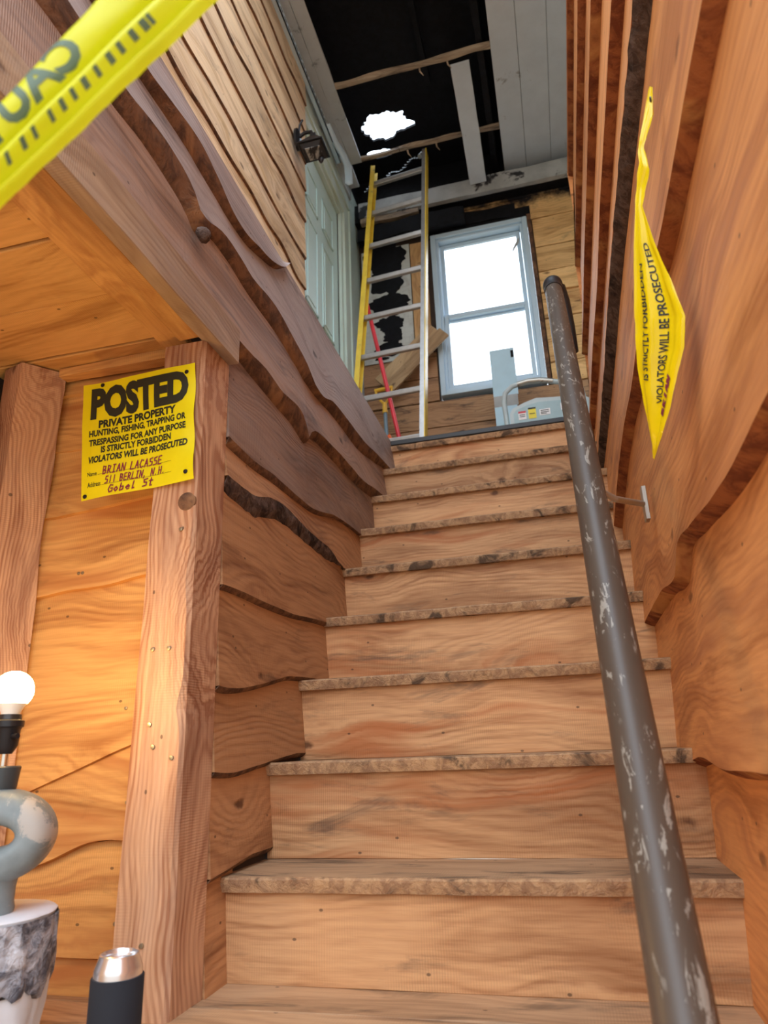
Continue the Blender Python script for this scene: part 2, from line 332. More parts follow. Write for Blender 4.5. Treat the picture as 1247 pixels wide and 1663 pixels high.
ng.t.links.new(tp.outputs[0], mg.inputs[1]); ng.t.links.new(gl.outputs[0], mg.inputs[2]); ng.t.links.new(mg.outputs[0], ng.out.inputs['Surface'])
M['glass'] = ng.mat
# scratched brown enamel of the rail
nr = NT('scratched_brown_enamel'); v, x, y, z = nr.coords()
sv = nr.vec(nr.math('MULTIPLY', x, 60), nr.math('MULTIPLY', nr.math('ADD', y, z), 9), nr.math('MULTIPLY', nr.math('SUBTRACT', y, z), 40))
s1 = nr.map(nr.noise(sv, 1.0, 5, 0.7, 1.2), 0.575, 0.60); s2 = nr.map(nr.noise(v, 9, 3), 0.38, 0.5)
nr.put(nr.b.inputs['Base Color'], nr.mix(nr.math('MULTIPLY', nr.math('MULTIPLY', s1, s2), 0.85), (0.085, 0.062, 0.045, 1), (0.34, 0.31, 0.26, 1)))
nr.b.inputs['Roughness'].default_value = 0.42; M['rail'] = nr.mat
# sheathing paper with an ink grid
npn = NT('foil_faced_insulation'); v, x, y, z = npn.coords()
gx = npn.map(npn.math('ABSOLUTE', npn.math('SUBTRACT', npn.math('FRACT', npn.math('MULTIPLY', x, 32)), 0.5)), 0.45, 0.49, 0, 0.35); gz = npn.map(npn.math('ABSOLUTE', npn.math('SUBTRACT', npn.math('FRACT', npn.math('MULTIPLY', z, 24)), 0.5)), 0.45, 0.49, 0, 0.35)
sm = npn.map(npn.noise(v, 5, 5, 0.7), 0.45, 0.7, 0, 0.5)
npn.put(npn.b.inputs['Base Color'], npn.mix(sm, npn.mix(npn.math('MAXIMUM', gx, gz), (0.62, 0.66, 0.63, 1), (0.35, 0.42, 0.42, 1)), (0.28, 0.24, 0.19, 1)))
npn.b.inputs['Roughness'].default_value = 0.5; npn.bump(npn.noise(v, 18, 4), 0.4, 0.006); M['foil'] = npn.mat

# ------------------------------------------------------------------ ground and floor
g = MB().box((-9, -9, FLOOR - 0.45), (9, 9, FLOOR - 0.40)).build('ground', M['ground']); tag(g, kind='structure')
fl = empty('floor'); tag(fl, kind='structure')
for i in range(10):
    y1 = 1.17 + 0.225 - i * 0.145 if False else 1.42 - i * 0.145
    roughbox((-1.5, y1 - 0.142, FLOOR - 0.03), (0.27, y1, FLOOR), i * 1.7, 0.002).build('floor_board', M['floorw'], fl, bevel=0.002)
MB().box((-1.5, -0.05, FLOOR - 0.38), (0.27, 3.0, FLOOR - 0.035)).build('floor_frame', M['sheath'], fl)

# ------------------------------------------------------------------ staircase
RUN, RISE, Y0, Z0 = 0.2065, 0.2055, 1.378, -0.225
st = empty('staircase'); tag(st, 'steep flight of rough-sawn pine steps with worn live-edge treads', 'stairs')
def ny(k): return Y0 + RUN * k
def nzk(k): return Z0 + RISE * k
for k in range(0, 9):
    # riser under tread k
    y = ny(k) + 0.022; zt = nzk(k) - 0.026; zb = (nzk(k - 1) if k else FLOOR)
    roughbox((-0.698, y, zb), (0.262, y + 0.022, zt + 0.002), k * 2.3, 0.0015, 0).build('riser', M['riser'], st, bevel=0.0015)
    # tread with a wandering waney front edge
    mb = MB(); edge = MB(); n = 60; rows = []; erows = []
    for i in range(n + 1):
        x = -0.702 + (0.262 + 0.702) * i / n
        dy = 0.004 * nz(x * 3, k * 4.1, 0) + 0.0025 * nz(x * 14, k * 3.3, 2)
        lo = 0.006 * abs(nz(x * 5, k * 1.9, 5)) + 0.003 * nz(x * 25, k, 9)
        zt = nzk(k) + 0.0015 * nz(x * 6, k, 3) - 0.002 * max(0, nz(x * 11, k * 7, 1))
        yb = ny(k + 1) + 0.022
        rows.append([(x, yb, nzk(k)), (x, ny(k) + dy + 0.004, zt), (x, ny(k) + 0.012 + lo, nzk(k) - 0.027), (x, yb, nzk(k) - 0.026), (x, yb, nzk(k))])
        erows.append([(x, ny(k) + dy + 0.006, zt + 0.0006), (x, ny(k) + dy - 0.001, zt - 0.004), (x, ny(k) + dy, zt - 0.013), (x, ny(k) + dy + 0.004 + lo, nzk(k) - 0.0275), (x, ny(k) + 0.016 + lo, nzk(k) - 0.0285)])
    mb.grid(rows); mb.add([rows[0][j] for j in range(4)], [(0, 1, 2, 3)]); mb.add([rows[-1][j] for j in range(4)], [(3, 2, 1, 0)])
    t = mb.build('tread', M['tread'], st)
    if k < 9:
        e = edge.grid(erows).build('worn_edge', M['tread_edge'], t, smooth=True)
# last riser up to the landing
LAND = nzk(8) + 0.018
MB().box((-0.698, ny(9) - 0.185 + 0.0, nzk(8) - 0.03), (0.262, ny(9) - 0.17, nzk(8) - 0.03)) if False else None
YL, ZL = 3.045, 1.445            # landing nosing
roughbox((-0.698, ny(9) - RUN + 0.0 + 0.205, nzk(8)), (0.262, ny(9) + 0.02, ZL - 0.02), 31, 0.0015, 0)if False else None

# ------------------------------------------------------------------ left wall of the stairs (live-edge lap boards)
EDGE = dict(
T=([(0.3,1.36),(0.6,1.335),(0.888,1.324),(0.968,1.336),(1.095,1.352),(1.182,1.334),(1.271,1.306),(1.339,1.303),(1.419,1.322),(1.533,1.353),(1.614,1.40),(1.66,1.452)],
   [(0.3,1.32),(0.6,1.31),(0.9,1.30),(1.017,1.296),(1.133,1.292),(1.230,1.288),(1.309,1.292),(1.387,1.298),(1.470,1.325),(1.584,1.372),(1.667,1.448)]),
W=([(0.3,1.19),(0.6,1.21),(0.837,1.204),(0.922,1.218),(1.013,1.217),(1.083,1.202),(1.114,1.174),(1.157,1.176),(1.216,1.200),(1.299,1.205),(1.395,1.195),(1.539,1.213),(1.661,1.197),(1.804,1.170),(1.878,1.138),(1.957,1.134),(2.063,1.168),(2.239,1.179),(2.459,1.189),(2.699,1.225),(2.844,1.244),(3.06,1.27)],
   [(0.3,1.13),(0.6,1.14),(0.822,1.150),(0.905,1.158),(0.998,1.150),(1.072,1.135),(1.115,1.112),(1.144,1.114),(1.189,1.160),(1.276,1.165),(1.371,1.155),(1.472,1.145),(1.588,1.142),(1.712,1.128),(1.829,1.118),(1.933,1.124),(2.034,1.126),(2.202,1.130),(2.409,1.130),(2.665,1.182),(2.842,1.226),(3.06,1.25)]),
V=([(0.3,1.0),(0.735,0.990),(0.815,0.990),(0.880,0.976),(0.966,0.94),(1.08,0.945),(1.179,0.955),(1.275,0.964),(1.391,0.966),(1.494,0.975),(1.606,0.966),(1.720,0.980),(1.77,0.972),(1.805,0.945),(1.831,0.918),(1.845,0.95),(1.90,0.975),(2.043,0.991),(2.228,1.000),(2.442,1.010),(2.623,1.042),(3.06,1.10)],
   [(0.3,0.94),(0.749,0.93),(0.862,0.92),(0.934,0.915),(1.0,0.915),(1.215,0.935),(1.296,0.935),(1.388,0.928),(1.485,0.922),(1.597,0.92),(1.717,0.915),(1.788,0.902),(1.84,0.908),(1.87,0.94),(1.920,0.955),(2.103,0.960),(2.292,0.968),(2.539,0.99),(2.616,1.0),(3.06,1.06)]),
U=([(1.2,0.700),(1.261,0.698),(1.354,0.696),(1.459,0.693),(1.576,0.703),(1.710,0.702),(1.869,0.707),(2.009,0.735),(2.087,0.753),(2.305,0.773),(2.6,0.79)],
   [(1.2,0.675),(1.301,0.672),(1.397,0.670),(1.504,0.672),(1.624,0.678),(1.761,0.688),(1.924,0.702),(2.1,0.748),(2.212,0.768),(2.398,0.78),(2.6,0.785)]),
Q=([(1.2,0.61),(1.266,0.604),(1.361,0.600),(1.464,0.603),(1.555,0.630),(1.656,0.641),(1.769,0.632),(1.901,0.624),(2.043,0.621),(2.14,0.60),(2.35,0.585)],
   [(1.2,0.58),(1.307,0.562),(1.405,0.555),(1.488,0.550),(1.603,0.580),(1.707,0.588),(1.822,0.585),(1.956,0.582),(2.06,0.585),(2.14,0.595),(2.35,0.58)]),
R=([(1.2,0.344),(1.264,0.346),(1.380,0.352),(1.532,0.351),(1.716,0.355),(1.919,0.371),(2.1,0.38)], None),
S=([(1.2,0.148),(1.271,0.142),(1.352,0.134),(1.457,0.144),(1.597,0.169),(1.710,0.189),(1.95,0.2)], None),
X=([(1.2,-0.025),(1.262,-0.027),(1.408,-0.033),(1.540,-0.020),(1.75,0.0)], None),
Y=([(1.2,-0.222),(1.266,-0.222),(1.329,-0.217),(1.5,-0.2)], None))
wl = MB().box((-0.735, 1.31, FLOOR), (-0.703, 3.05, ZL - 0.03)).box((-0.735, -0.25, 0.90), (-0.703, 1.31, ZL - 0.03)).build('wall_left', M['sheath']); tag(wl, kind='structure')
order = ['T', 'W', 'V', 'U', 'Q', 'R', 'S', 'X', 'Y', 'Z']
ranges = dict(T=(0.25, 1.655), W=(0.25, 3.05), V=(0.25, 3.04), U=(1.315, 2.90), Q=(1.315, 2.68), R=(1.315, 2.46), S=(1.315, 2.04), X=(1.315, 1.84), Y=(1.315, 1.63), Z=(1.315, 1.43))
def lapboard(name, y0, y1, low, wane, top, xt, xb, xw, mat, wmat, parent, n=110, rough=0.0, seed=0.0, curl=None, sgn=1):
    mb = MB(); rows = []; wr = []
    for i in range(n + 1):
        y = y0 + (y1 - y0) * i / n
        zl = low(y) + 0.0015 * nz(y * 12, seed, 4); zt = max(top(y), zl + 0.01); zw = min(wane(y), zl - 0.002)
        xbb = xb + 0.003 * sgn * nz(y * 2.5, seed, 11)
        r_ = [(xw, y, zt)]
        for j in range(5):
            f = j / 4; r_.append((xt + (xbb - xt) * (f ** 1.3), y, zt + (zl - zt) * f))
        r_.append((xw, y, zl - 0.001))
        rows.append(r_)
        q = []
        for j in range(6):
            f = j / 5; b = math.sin(f * math.pi) * 0.004 * sgn + rough * nz(y * 30, f * 3, seed) * math.sin(f * math.pi + 0.4) * 0.5
            q.append((xbb + (xw - xbb) * f + b + 0.0003 * sgn * (1 - f), y, zl + (zw - zl) * min(1, f * 1.15) + rough * 0.5 * nz(y * 25, f * 2, seed + 5) * f))
        wr.append(q)
    mb.grid(rows); k = len(rows[0])
    mb.add(rows[0], [tuple(range(k))]); mb.add(rows[-1], [tuple(range(k - 1, -1, -1))])
    b = mb.build(name, mat, parent)
    w = MB().grid(wr); w.add(wr[0], [tuple(range(6))]); w.add(wr[-1], [tuple(range(5, -1, -1))])
    return b, w.build('bark_edge' if rough else 'waney_edge', wmat, b, smooth=True)
for i, nm in enumerate(order):
    y0, y1 = ranges[nm]
    if nm == 'Z': low = lambda y: FLOOR - 0.005; wane = lambda y: FLOOR - 0.01
    else:
        lo, wa = EDGE[nm]; low = lambda y, lo=lo: interp(lo, y)
        wane = (lambda y, wa=wa: interp(wa, y)) if wa else (lambda y, lo=lo: interp(lo, y) - 0.012)
    if nm == 'T': top = lambda y: ZL + 0.005
    else:
        up = EDGE[order[i - 1]][0]
        top = (lambda y, up=up: min(interp(up, y) + 0.02, ZL + 0.005)) if nm != 'W' else (lambda y, up=up: min(interp(up, y) + 0.02, ZL + 0.005) if y < 1.66 else ZL + 0.005)
    lapboard('siding_board', y0, y1, low, wane, top, -0.697, -0.675 if nm in 'TWV' else -0.684, -0.702, M['leftgrey'] if nm in 'TW' else M['left'] if nm in 'VU' else M['leftlow'],
             M['bark'] if nm == 'Q' else M['leftdark'], wl, rough=0.012 if nm == 'Q' else (0.004 if nm in 'WV' else 0.0), seed=i * 3.7)
# knot lump on the live edge above the fascia
kn = MB().lathe([(0.002, 0.0), (0.014, 0.002), (0.019, 0.010), (0.017, 0.020), (0.010, 0.028), (0.003, 0.031)], (-0.680, 1.12, 1.10), 16, Matrix.Rotation(math.radians(70), 3, 'Y')).build('branch_knot', M['bark'], wl, smooth=True)
# cap along the top of the wall
roughbox((-0.735, 0.25, ZL - 0.028), (-0.699, 3.05, ZL + 0.002), 4, 0.002, 1).build('wall_cap', M['panel'] if False else M['left'], wl)

# ------------------------------------------------------------------ fascia, post, nook
fa = roughbox((-0.70, -0.25, 0.883), (-0.664, 1.312, 0.978), 2, 0.002, 1, 60).build('fascia_board', M['fascia'], None, bevel=0.002)
tag(fa, 'weathered grey board nailed along the edge of the low nook ceiling', 'board')
po = empty('corner_post'); tag(po, 'rough-sawn square wooden post at the foot of the stairs, sign pinned to it', 'post')
PM = MB(); n = 60; rows = []
for i in range(n + 1):
    z = FLOOR + (0.883 - FLOOR) * i / n; sh = -0.004 + 0.010 * (z - FLOOR)
    w1 = 0.003 * nz(z * 7, 1, 1) - (0.010 * math.exp(-((z - 0.09) / 0.03) ** 2)) - 0.006 * math.exp(-((z - 0.33) / 0.05) ** 2); w2 = 0.002 * nz(z * 6, 5, 1)
    rows.append([(-0.797 + sh + w2, 1.195, z), (-0.697 + w1, 1.195 + 0.002 * nz(z * 5, 2, 2), z), (-0.690 + w1 * 0.3, 1.203 - w1 * 0.4, z), (-0.690, 1.312, z), (-0.797 + sh, 1.312, z)])
vs_ = [p for r_ in rows for p in r_]; fs_ = []
for i in range(n):
    for j in range(5): fs_.append((i * 5 + j, i * 5 + (j + 1) % 5, (i + 1) * 5 + (j + 1) % 5, (i + 1) * 5 + j))
fs_ += [(0, 1, 2, 3, 4), tuple(n * 5 + j for j in (4, 3, 2, 1, 0))]
PM.add(vs_, fs_).build('post_timber', M['post'], po)
for (x, z) in ((-0.73, 0.20), (-0.765, 0.20), (-0.745, -0.30), (-0.76, 0.06), (-0.75, 0.02), (-0.71, 0.0), (-0.72, 0.44)):
    MB().lathe([(0.001, 0.003), (0.004, 0.0026), (0.0045, 0.0)], (x, 1.1945, z), 12, Matrix.Rotation(math.radians(90), 3, 'X')).build('screw', M['screw'], po, smooth=True)
MB().lathe([(0.001, 0.004), (0.014, 0.0035), (0.020, 0.001), (0.021, -0.002)], (-0.712, 1.196, 0.50), 20, Matrix.Rotation(math.radians(90), 3, 'X')).build('knot', M['leftdark'], po, smooth=True)
# nook
nc = empty('ceiling_nook'); nc.name = 'ceiling'; tag(nc, kind='structure')
ys = [1.30, 1.22, 1.045, 0.87, 0.69, 0.50, 0.30, 0.08, -0.25]
for i in range(len(ys) - 1):
    roughbox((-1.5, ys[i + 1] + 0.002, 0.93 + 0.003 * (i % 2)), (-0.735, ys[i] - 0.001, 0.955), i * 2.2, 0.003, 0).build('ceiling_board', M['nookceil'], nc, bevel=0.002)
MB().box((-1.5, -0.25, 0.958), (-0.736, 1.36, 0.99)).build('ceiling_deck', M['sheath'], nc)
roughbox((-0.823, -0.25, 0.912), (-0.755, 1.285, 0.930), 9, 0.008, 1, 60).build('trim', M['nooky'], nc, bevel=0.002)
roughbox((-0.752, -0.25, 0.889), (-0.702, 1.193, 0.8995), 12, 0.003, 1, 60).build('trim', M['nooky'], nc, bevel=0.002)
roughbox((-1.13, 1.262, 0.905), (-0.80, 1.296, 0.929), 15, 0.003, 0).build('trim', M['nook'], nc, bevel=0.002)
nb = MB().box((-1.5, 1.325, FLOOR), (-0.80, 1.36, 0.96)).build('wall_nook_back', M['sheath']); tag(nb, kind='structure')
NBZ = [((0.935, 0.935), (0.87, 0.865)), ((0.872, 0.868), (0.715, 0.72)), ((0.722, 0.727), (0.545, 0.572)), ((0.556, 0.58), (0.355, 0.382)), ((0.365, 0.39), (-0.062, 0.05)), ((0.01, 0.09), (-0.185, -0.155)), ((-0.17, -0.14), (-0.345, -0.35)), ((-0.35, -0.355), (-0.425, -0.425))]
for i, ((ta, tb), (la, lb)) in enumerate(NBZ):
    # live-edge boards facing the camera
    rows = []; n = 50; wav = 0.009 if i in (1, 2, 3, 5) else 0.002; led = []
    prot = 1.300 - (0.010 if i in (2, 3, 4, 5) else 0.004) ; back = 1.326
    for k in range(n + 1):
        x = -1.5 + 0.70 * k / n; f = min(1, max(0, (x + 1.11) / 0.31)); zt = ta + (tb - ta) * f; zl = la + (lb - la) * f + wav * nz(x * 9, i * 2.1, 0) + (0.012 * math.sin((x + 1.0) * 16) if i == 5 else 0)
        rows.append([(x, back, zt), (x, prot + 0.012, zt), (x, prot, zl), (x, back, zl - 0.004)])
    mb = MB().grid(rows); mb.add(rows[-1], [(0, 1, 2, 3)])
    mb.build('siding_board', M['nook'], nb)
for (x, z) in ((-1.0, 0.78), (-1.0, 0.63), (-1.03, 0.40), (-0.845, 0.41), (-0.88, 0.10), (-0.86, -0.08), (-0.865, -0.29), (-1.02, 0.40), (-0.84, 0.2)):
    MB().lathe([(0.001, 0.003), (0.0035, 0.0026), (0.004, 0.0)], (x, 1.293, z), 12, Matrix.Rotation(math.radians(90), 3, 'X')).build('screw', M['screw'], nb, smooth=True)
jb = MB(); n = 60; rows = []
for i in range(n + 1):
    z = FLOOR + (0.925 - FLOOR) * i / n; w = 0.004 * nz(z * 6, 8, 1) - 0.012 * max(0, nz(z * 3.0, 3, 3))
    rows.append([(-1.255, 1.225, z), (-1.190 + w * 0.4, 1.205, z), (-1.128 + w, 1.285, z), (-1.17, 1.295, z), (-1.255, 1.295, z)])
vs_ = [p for r_ in rows for p in r_]; fs_ = []
for i in range(n):
    for j in range(5): fs_.append((i * 5 + j, i * 5 + (j + 1) % 5, (i + 1) * 5 + (j + 1) % 5, (i + 1) * 5 + j))
fs_ += [(0, 1, 2, 3, 4), tuple(n * 5 + j for j in (4, 3, 2, 1, 0))]
o = jb.add(vs_, fs_).build('corner_timber', M['post']); tag(o, 'rough waney-edged timber standing in the back corner of the nook, behind the lamp', 'post')
nl = MB().box((-1.50, -0.25, FLOOR), (-1.30, 1.30, 0.93)).build('wall_nook_left', M['sheath']); tag(nl, kind='structure')
for i, (zt, zl, amp) in enumerate(((0.93, 0.70, 0.05), (0.74, 0.57, 0.006), (0.60, 0.33, 0.01), (0.35, 0.10, 0.008), (0.12, -0.15, 0.01), (-0.12, -0.41, 0.0))):
    lapboard('siding_board', -0.25, 1.21, (lambda y, zl=zl, amp=amp, i=i: zl + amp * nz(y * 4.5, i, 3)), (lambda y, zl=zl, amp=amp, i=i: zl - 0.02 + amp * nz(y * 4.5, i, 3)), (lambda y, zt=zt: zt), -1.295, -1.24 if i == 0 else -1.265, -1.30, M['nooky'], M['leftdark'], nl, seed=i * 9.0)

# ------------------------------------------------------------------ right wall
def zat(y): return 1.0
wr_ = MB().box((0.268, 0.0, FLOOR), (0.30, 3.05, 1.2)).build('wall_right', M['sheath']); tag(wr_, kind='structure')
RB = [  # face edge points, x offset of plane, thickness, ends
 ([(0.0,-0.41),(3.0,-0.41)], 0.0, 0.0, 3.0, 0.0),
 ([(0.2,-0.045),(0.9,-0.047),(1.07,-0.046),(1.3,-0.05),(1.5,-0.035),(1.7,-0.055),(1.85,-0.06),(2.3,-0.02),(3.05,0.0)], 0.0, 0.0, 3.05, 0.0),
 ([(0.0,0.40),(0.4,0.335),(0.703,0.328),(0.95,0.322),(1.2,0.338),(1.33,0.345),(1.42,0.300),(1.60,0.312),(1.9,0.31),(2.3,0.30),(2.558,0.321),(3.0,0.36)], 0.0, 0.0, 3.05, 0.0),
 ([(0.0,0.775),(0.615,0.776),(1.003,0.776),(1.3,0.80),(1.55,0.79),(1.78,0.80),(2.1,0.775),(2.4,0.72),(2.8,0.66),(3.05,0.68)], 0.0, 0.0, 3.05, 0.0),
 ([(0.0,1.14),(0.864,1.130),(1.2,1.13),(1.55,1.13),(2.0,1.10),(3.05,1.08)], 0.0, 0.0, 3.05, 0.0),
 ([(0.0,1.41),(1.06,1.406),(1.8,1.40),(3.05,1.38)], 0.015, 0.0, 3.08, 0.0),
 ([(0.0,1.81),(1.35,1.805),(3.08,1.79)], 0.035, 0.0, 3.08, 0.0),
 ([(0.0,2.29),(1.70,2.293),(3.08,2.30)], 0.065, 0.0, 3.08, 0.0),
 ([(0.0,2.88),(2.12,2.88),(3.1,2.88)], 0.10, 0.0, 3.1, 0.0),
]
for i, (pts, dx, _, y1, __) in enumerate(RB):
    low = lambda y, pts=pts: interp(pts, y)
    if i + 1 < len(RB): up = RB[i + 1][0]; top = lambda y, up=up: interp(up, y) + 0.02; dxt = RB[i + 1][1]
    else: top = lambda y: 3.12; dxt = dx
    bk = 0.268 + dx
    lapboard('siding_board', 0.02, y1, low, (lambda y, pts=pts, i=i: interp(pts, y) - (0.014 if i != 4 else 0.03)), top, 0.262 + dxt, 0.235 + dx, bk, M['right'],
             M['bark'] if i == 4 else M['right_edge'], wr_, rough=0.014 if i == 4 else 0.003, seed=i * 5.1 + 40, sgn=-1, n=130)
    MB().box((0.270 + dxt, 0.02, low(1) - 0.0), (0.40, y1 - 0.01, top(1) - 0.02)).build('sheathing_strip', M['sheath'], wr_) if i >= 4 else None

# ------------------------------------------------------------------ landing
lf = empty('floor_landing'); tag(lf, kind='structure')
for i in range(6):
    roughbox((-1.10, YL + 0.02 + i * 0.16, ZL - 0.028), (1.2, YL + 0.178 + i * 0.16, ZL), i, 0.002, 0).build('floor_board', M['floorw'], lf)
MB().box((-1.10, 0.0, ZL - 0.06), (-0.737, 3.06, ZL - 0.03)).build('floor_deck', M['floorw'], lf)
MB().box((-1.10, 3.07, ZL - 0.14), (1.2, 4.02, ZL - 0.03)).build('floor_frame', M['sheath'], lf)
roughbox((-0.698, YL + 0.0, nzk(8)), (0.262, YL + 0.022, ZL - 0.022), 3, 0.001, 0).build('riser', M['riser'], st, bevel=0.0015)
MB().box((-0.700, YL - 0.012, ZL - 0.022), (0.263, YL + 0.06, ZL + 0.004)).build('nosing_strip', M['rubber'], st, bevel=0.004, segs=2)

# ------------------------------------------------------------------ back wall with the window
XW0, XW1, ZW0, ZW1 = -0.56, 0.118, 2.17, 3.455
wbk = MB().box((-1.12, 4.03, 0.9), (XW0 - 0.01, 4.12, 3.9)).box((XW1 + 0.01, 4.03, 0.9), (1.2, 4.12, 3.9)).box((XW0 - 0.01, 4.03, 0.9), (XW1 + 0.01, 4.12, ZW0 - 0.01)).box((XW0 - 0.01, 4.03, ZW1 + 0.02), (XW1 + 0.01, 4.12, 3.9)).build('wall_back', M['sheath']); tag(wbk, kind='structure')
def bboard(x0, x1, z0, z1, mat, seed, th=0.022):
    roughbox((x0, 4.006 - (seed % 3) * 0.002, z0 + 0.004), (x1, 4.03, z1 - 0.004), seed * 1.3, 0.006, 0, 24).build('siding_board', mat, wbk, bevel=0.002)
zs = [1.42, 1.60, 1.78, 1.96, 2.15]
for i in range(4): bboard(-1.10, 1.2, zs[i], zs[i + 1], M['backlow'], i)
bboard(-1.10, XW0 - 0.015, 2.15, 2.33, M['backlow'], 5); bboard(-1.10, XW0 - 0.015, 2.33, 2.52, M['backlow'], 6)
zs = [2.15, 2.30, 2.47, 2.63, 2.83, 3.0, 3.2, 3.44, 3.64, 3.72]
for i in range(len(zs) - 1): bboard((XW1 + 0.035) if zs[i] < 3.44 else XW0, 1.2, zs[i], zs[i + 1], M['back'], i + 10)
MB().box((-0.715, 4.002, 2.52), (-0.60, 4.03, 3.44)).build('stud', M['stud'], wbk)
for z in (2.62, 2.85, 3.05, 3.25): MB().tube([(-0.665, 4.0, z + 0.01), (-0.645, 3.998, z + 0.012), (-0.643, 3.998, z - 0.008)], 0.0015, 6).build('staple', M['black'], wbk)
# window surround and frame
def frame(mb, x0, x1, z0, z1, w, y0, y1):
    mb.box((x0, y0, z0), (x0 + w, y1, z1)).box((x1 - w, y0, z0), (x1, y1, z1)).box((x0 + w, y0, z0), (x1 - w, y1, z0 + w)).box((x0 + w, y0, z1 - w), (x1 - w, y1, z1)); return mb
w1 = empty('window_1'); tag(w1, kind='structure')
MB().box((XW1 + 0.002, 3.994, ZW0 - 0.01), (XW1 + 0.028, 4.03, ZW1 + 0.03)).build('window_casing', M['leftdark'], w1)
MB().box((XW0 - 0.06, 3.996, ZW1 + 0.005), (XW1 + 0.03, 4.03, ZW1 + 0.10)).build('window_casing', M['char'], w1)
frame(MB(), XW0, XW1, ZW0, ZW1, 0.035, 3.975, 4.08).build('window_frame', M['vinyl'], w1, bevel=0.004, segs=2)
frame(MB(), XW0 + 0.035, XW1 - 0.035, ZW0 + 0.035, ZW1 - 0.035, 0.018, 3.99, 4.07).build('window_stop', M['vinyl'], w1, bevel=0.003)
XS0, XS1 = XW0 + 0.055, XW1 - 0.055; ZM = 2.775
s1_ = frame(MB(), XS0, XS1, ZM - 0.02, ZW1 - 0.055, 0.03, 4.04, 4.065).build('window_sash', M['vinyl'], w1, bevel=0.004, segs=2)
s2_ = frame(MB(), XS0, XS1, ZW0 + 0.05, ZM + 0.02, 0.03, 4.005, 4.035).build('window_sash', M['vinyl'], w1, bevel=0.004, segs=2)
MB().box((XS0 + 0.03, 4.050, ZM), (XS1 - 0.03, 4.053, ZW1 - 0.085)).build('pane', M['glass'], s1_)
MB().box((XS0 + 0.03, 4.018, ZW0 + 0.08), (XS1 - 0.03, 4.021, ZM - 0.01)).build('pane', M['glass'], s2_)
MB().grid([[(0.045, 3.999, 3.30), (0.052, 3.999, 3.302)], [(0.028, 3.996, 3.27), (0.050, 3.997, 3.275)], [(0.008, 3.997, 3.235), (0.040, 3.995, 3.25)], [(-0.005, 3.999, 3.20), (0.002, 3.999, 3.198)]]).build('torn_film', M['beam'], w1)
# burnt insulation panel
ins = empty('insulation_panel'); tag(ins, 'white gridded insulation sheet with a jagged black burn, behind the ladder', 'insulation')
MB().box((-1.075, 3.994, 2.50), (-0.72, 4.0, 3.44)).build('sheet', M['foil'], ins)
def blot(cx, cz, rx, rz, seed, y):
    vs = [(cx, y, cz)]; n = 40
    for k in range(n):
        t = 2 * math.pi * k / n; r = 1 + 0.35 * nz(math.cos(t) * 2, math.sin(t) * 2, seed) + 0.22 * nz(k * 1.3, seed, 1)
        vs.append((max(-1.07, min(-0.725, cx + rx * r * math.cos(t))), y, cz + rz * r * math.sin(t)))
    return MB().add(vs, [(0, 1 + k, 1 + (k + 1) % n) for k in range(n)])
for i, (cx, cz, rx, rz) in enumerate(((-0.90, 3.36, 0.16, 0.14), (-0.90, 3.16, 0.13, 0.12), (-0.88, 2.96, 0.13, 0.09), (-0.885, 2.80, 0.10, 0.06), (-0.87, 2.70, 0.07, 0.055), (-0.88, 2.60, 0.11, 0.05), (-0.95, 2.53, 0.05, 0.012))):
    blot(cx, cz, rx, rz, i * 3.3, 3.9925 - i * 0.0002).build('burn_hole', M['char'], ins)
# beams under the roof, scorched
be = empty('trim_beam'); tag(be, kind='structure')
MB().box((-1.10, 3.93, 3.66), (1.2, 4.03, 3.82)).build('charred_header', M['char'], be)
roughbox((-1.06, 3.895, 3.665), (1.2, 3.93, 3.80), 7, 0.006, 0).build('painted_fascia', M['beam'], be)
roughbox((-1.08, 3.92, 3.48), (-0.30, 3.99, 3.60), 8, 0.02, 0).build('charred_board', M['char'], be)
roughbox((-1.05, 3.90, 3.62), (-0.62, 3.94, 3.66), 18, 0.01, 0).build('scorched_lath', M['batten'], be)
roughbox((-0.30, 3.985, 3.50), (0.05, 4.0, 3.60), 28, 0.02, 0).build('charred_board', M['char'], be)

# ------------------------------------------------------------------ upper left wall, door
wu = MB().box((-1.13, 0.0, ZL - 0.06), (-1.10, 2.86, 3.8)).build('wall_upper_left', M['sheath']); tag(wu, kind='structure')
zz = [1.44, 1.62, 1.86, 2.09, 2.30, 2.49, 2.72, 2.94, 3.15, 3.36, 3.56, 3.74]
for i in range(len(zz) - 1):
    z0, z1 = zz[i], zz[i + 1]; e0 = [(0.3, z0)]; 
    for k in range(1, 15): e0.append((0.3 + k * 0.185, z0 + (0.035 if i > 3 else 0.010) * nz(k * 0.9, i * 2.2, 0.4)))
    lapboard('siding_board', 0.02, 2.84 + 0.02 * nz(i * 3.0, 1, 1), (lambda y, e0=e0: interp(e0, y) + 0.002), (lambda y, e0=e0, i=i: interp(e0, y) - 0.002 - 0.022 * max(0, nz(y * 2.4, i * 1.7, 8))), (lambda y, z1=z1: z1 + 0.012), -1.078, -1.068, -1.08, M['upper'], M['leftdark'], wu, seed=i * 4.4 + 90, n=70)
d1 = empty('door_1'); tag(d1, kind='structure')
YD0, YD1, ZD1 = 2.865, 3.57, 3.44
slab = MB().box((-1.165, YD0, ZL), (-1.125, YD1, ZD1)).build('door_slab', M['door'], d1, bevel=0.002)
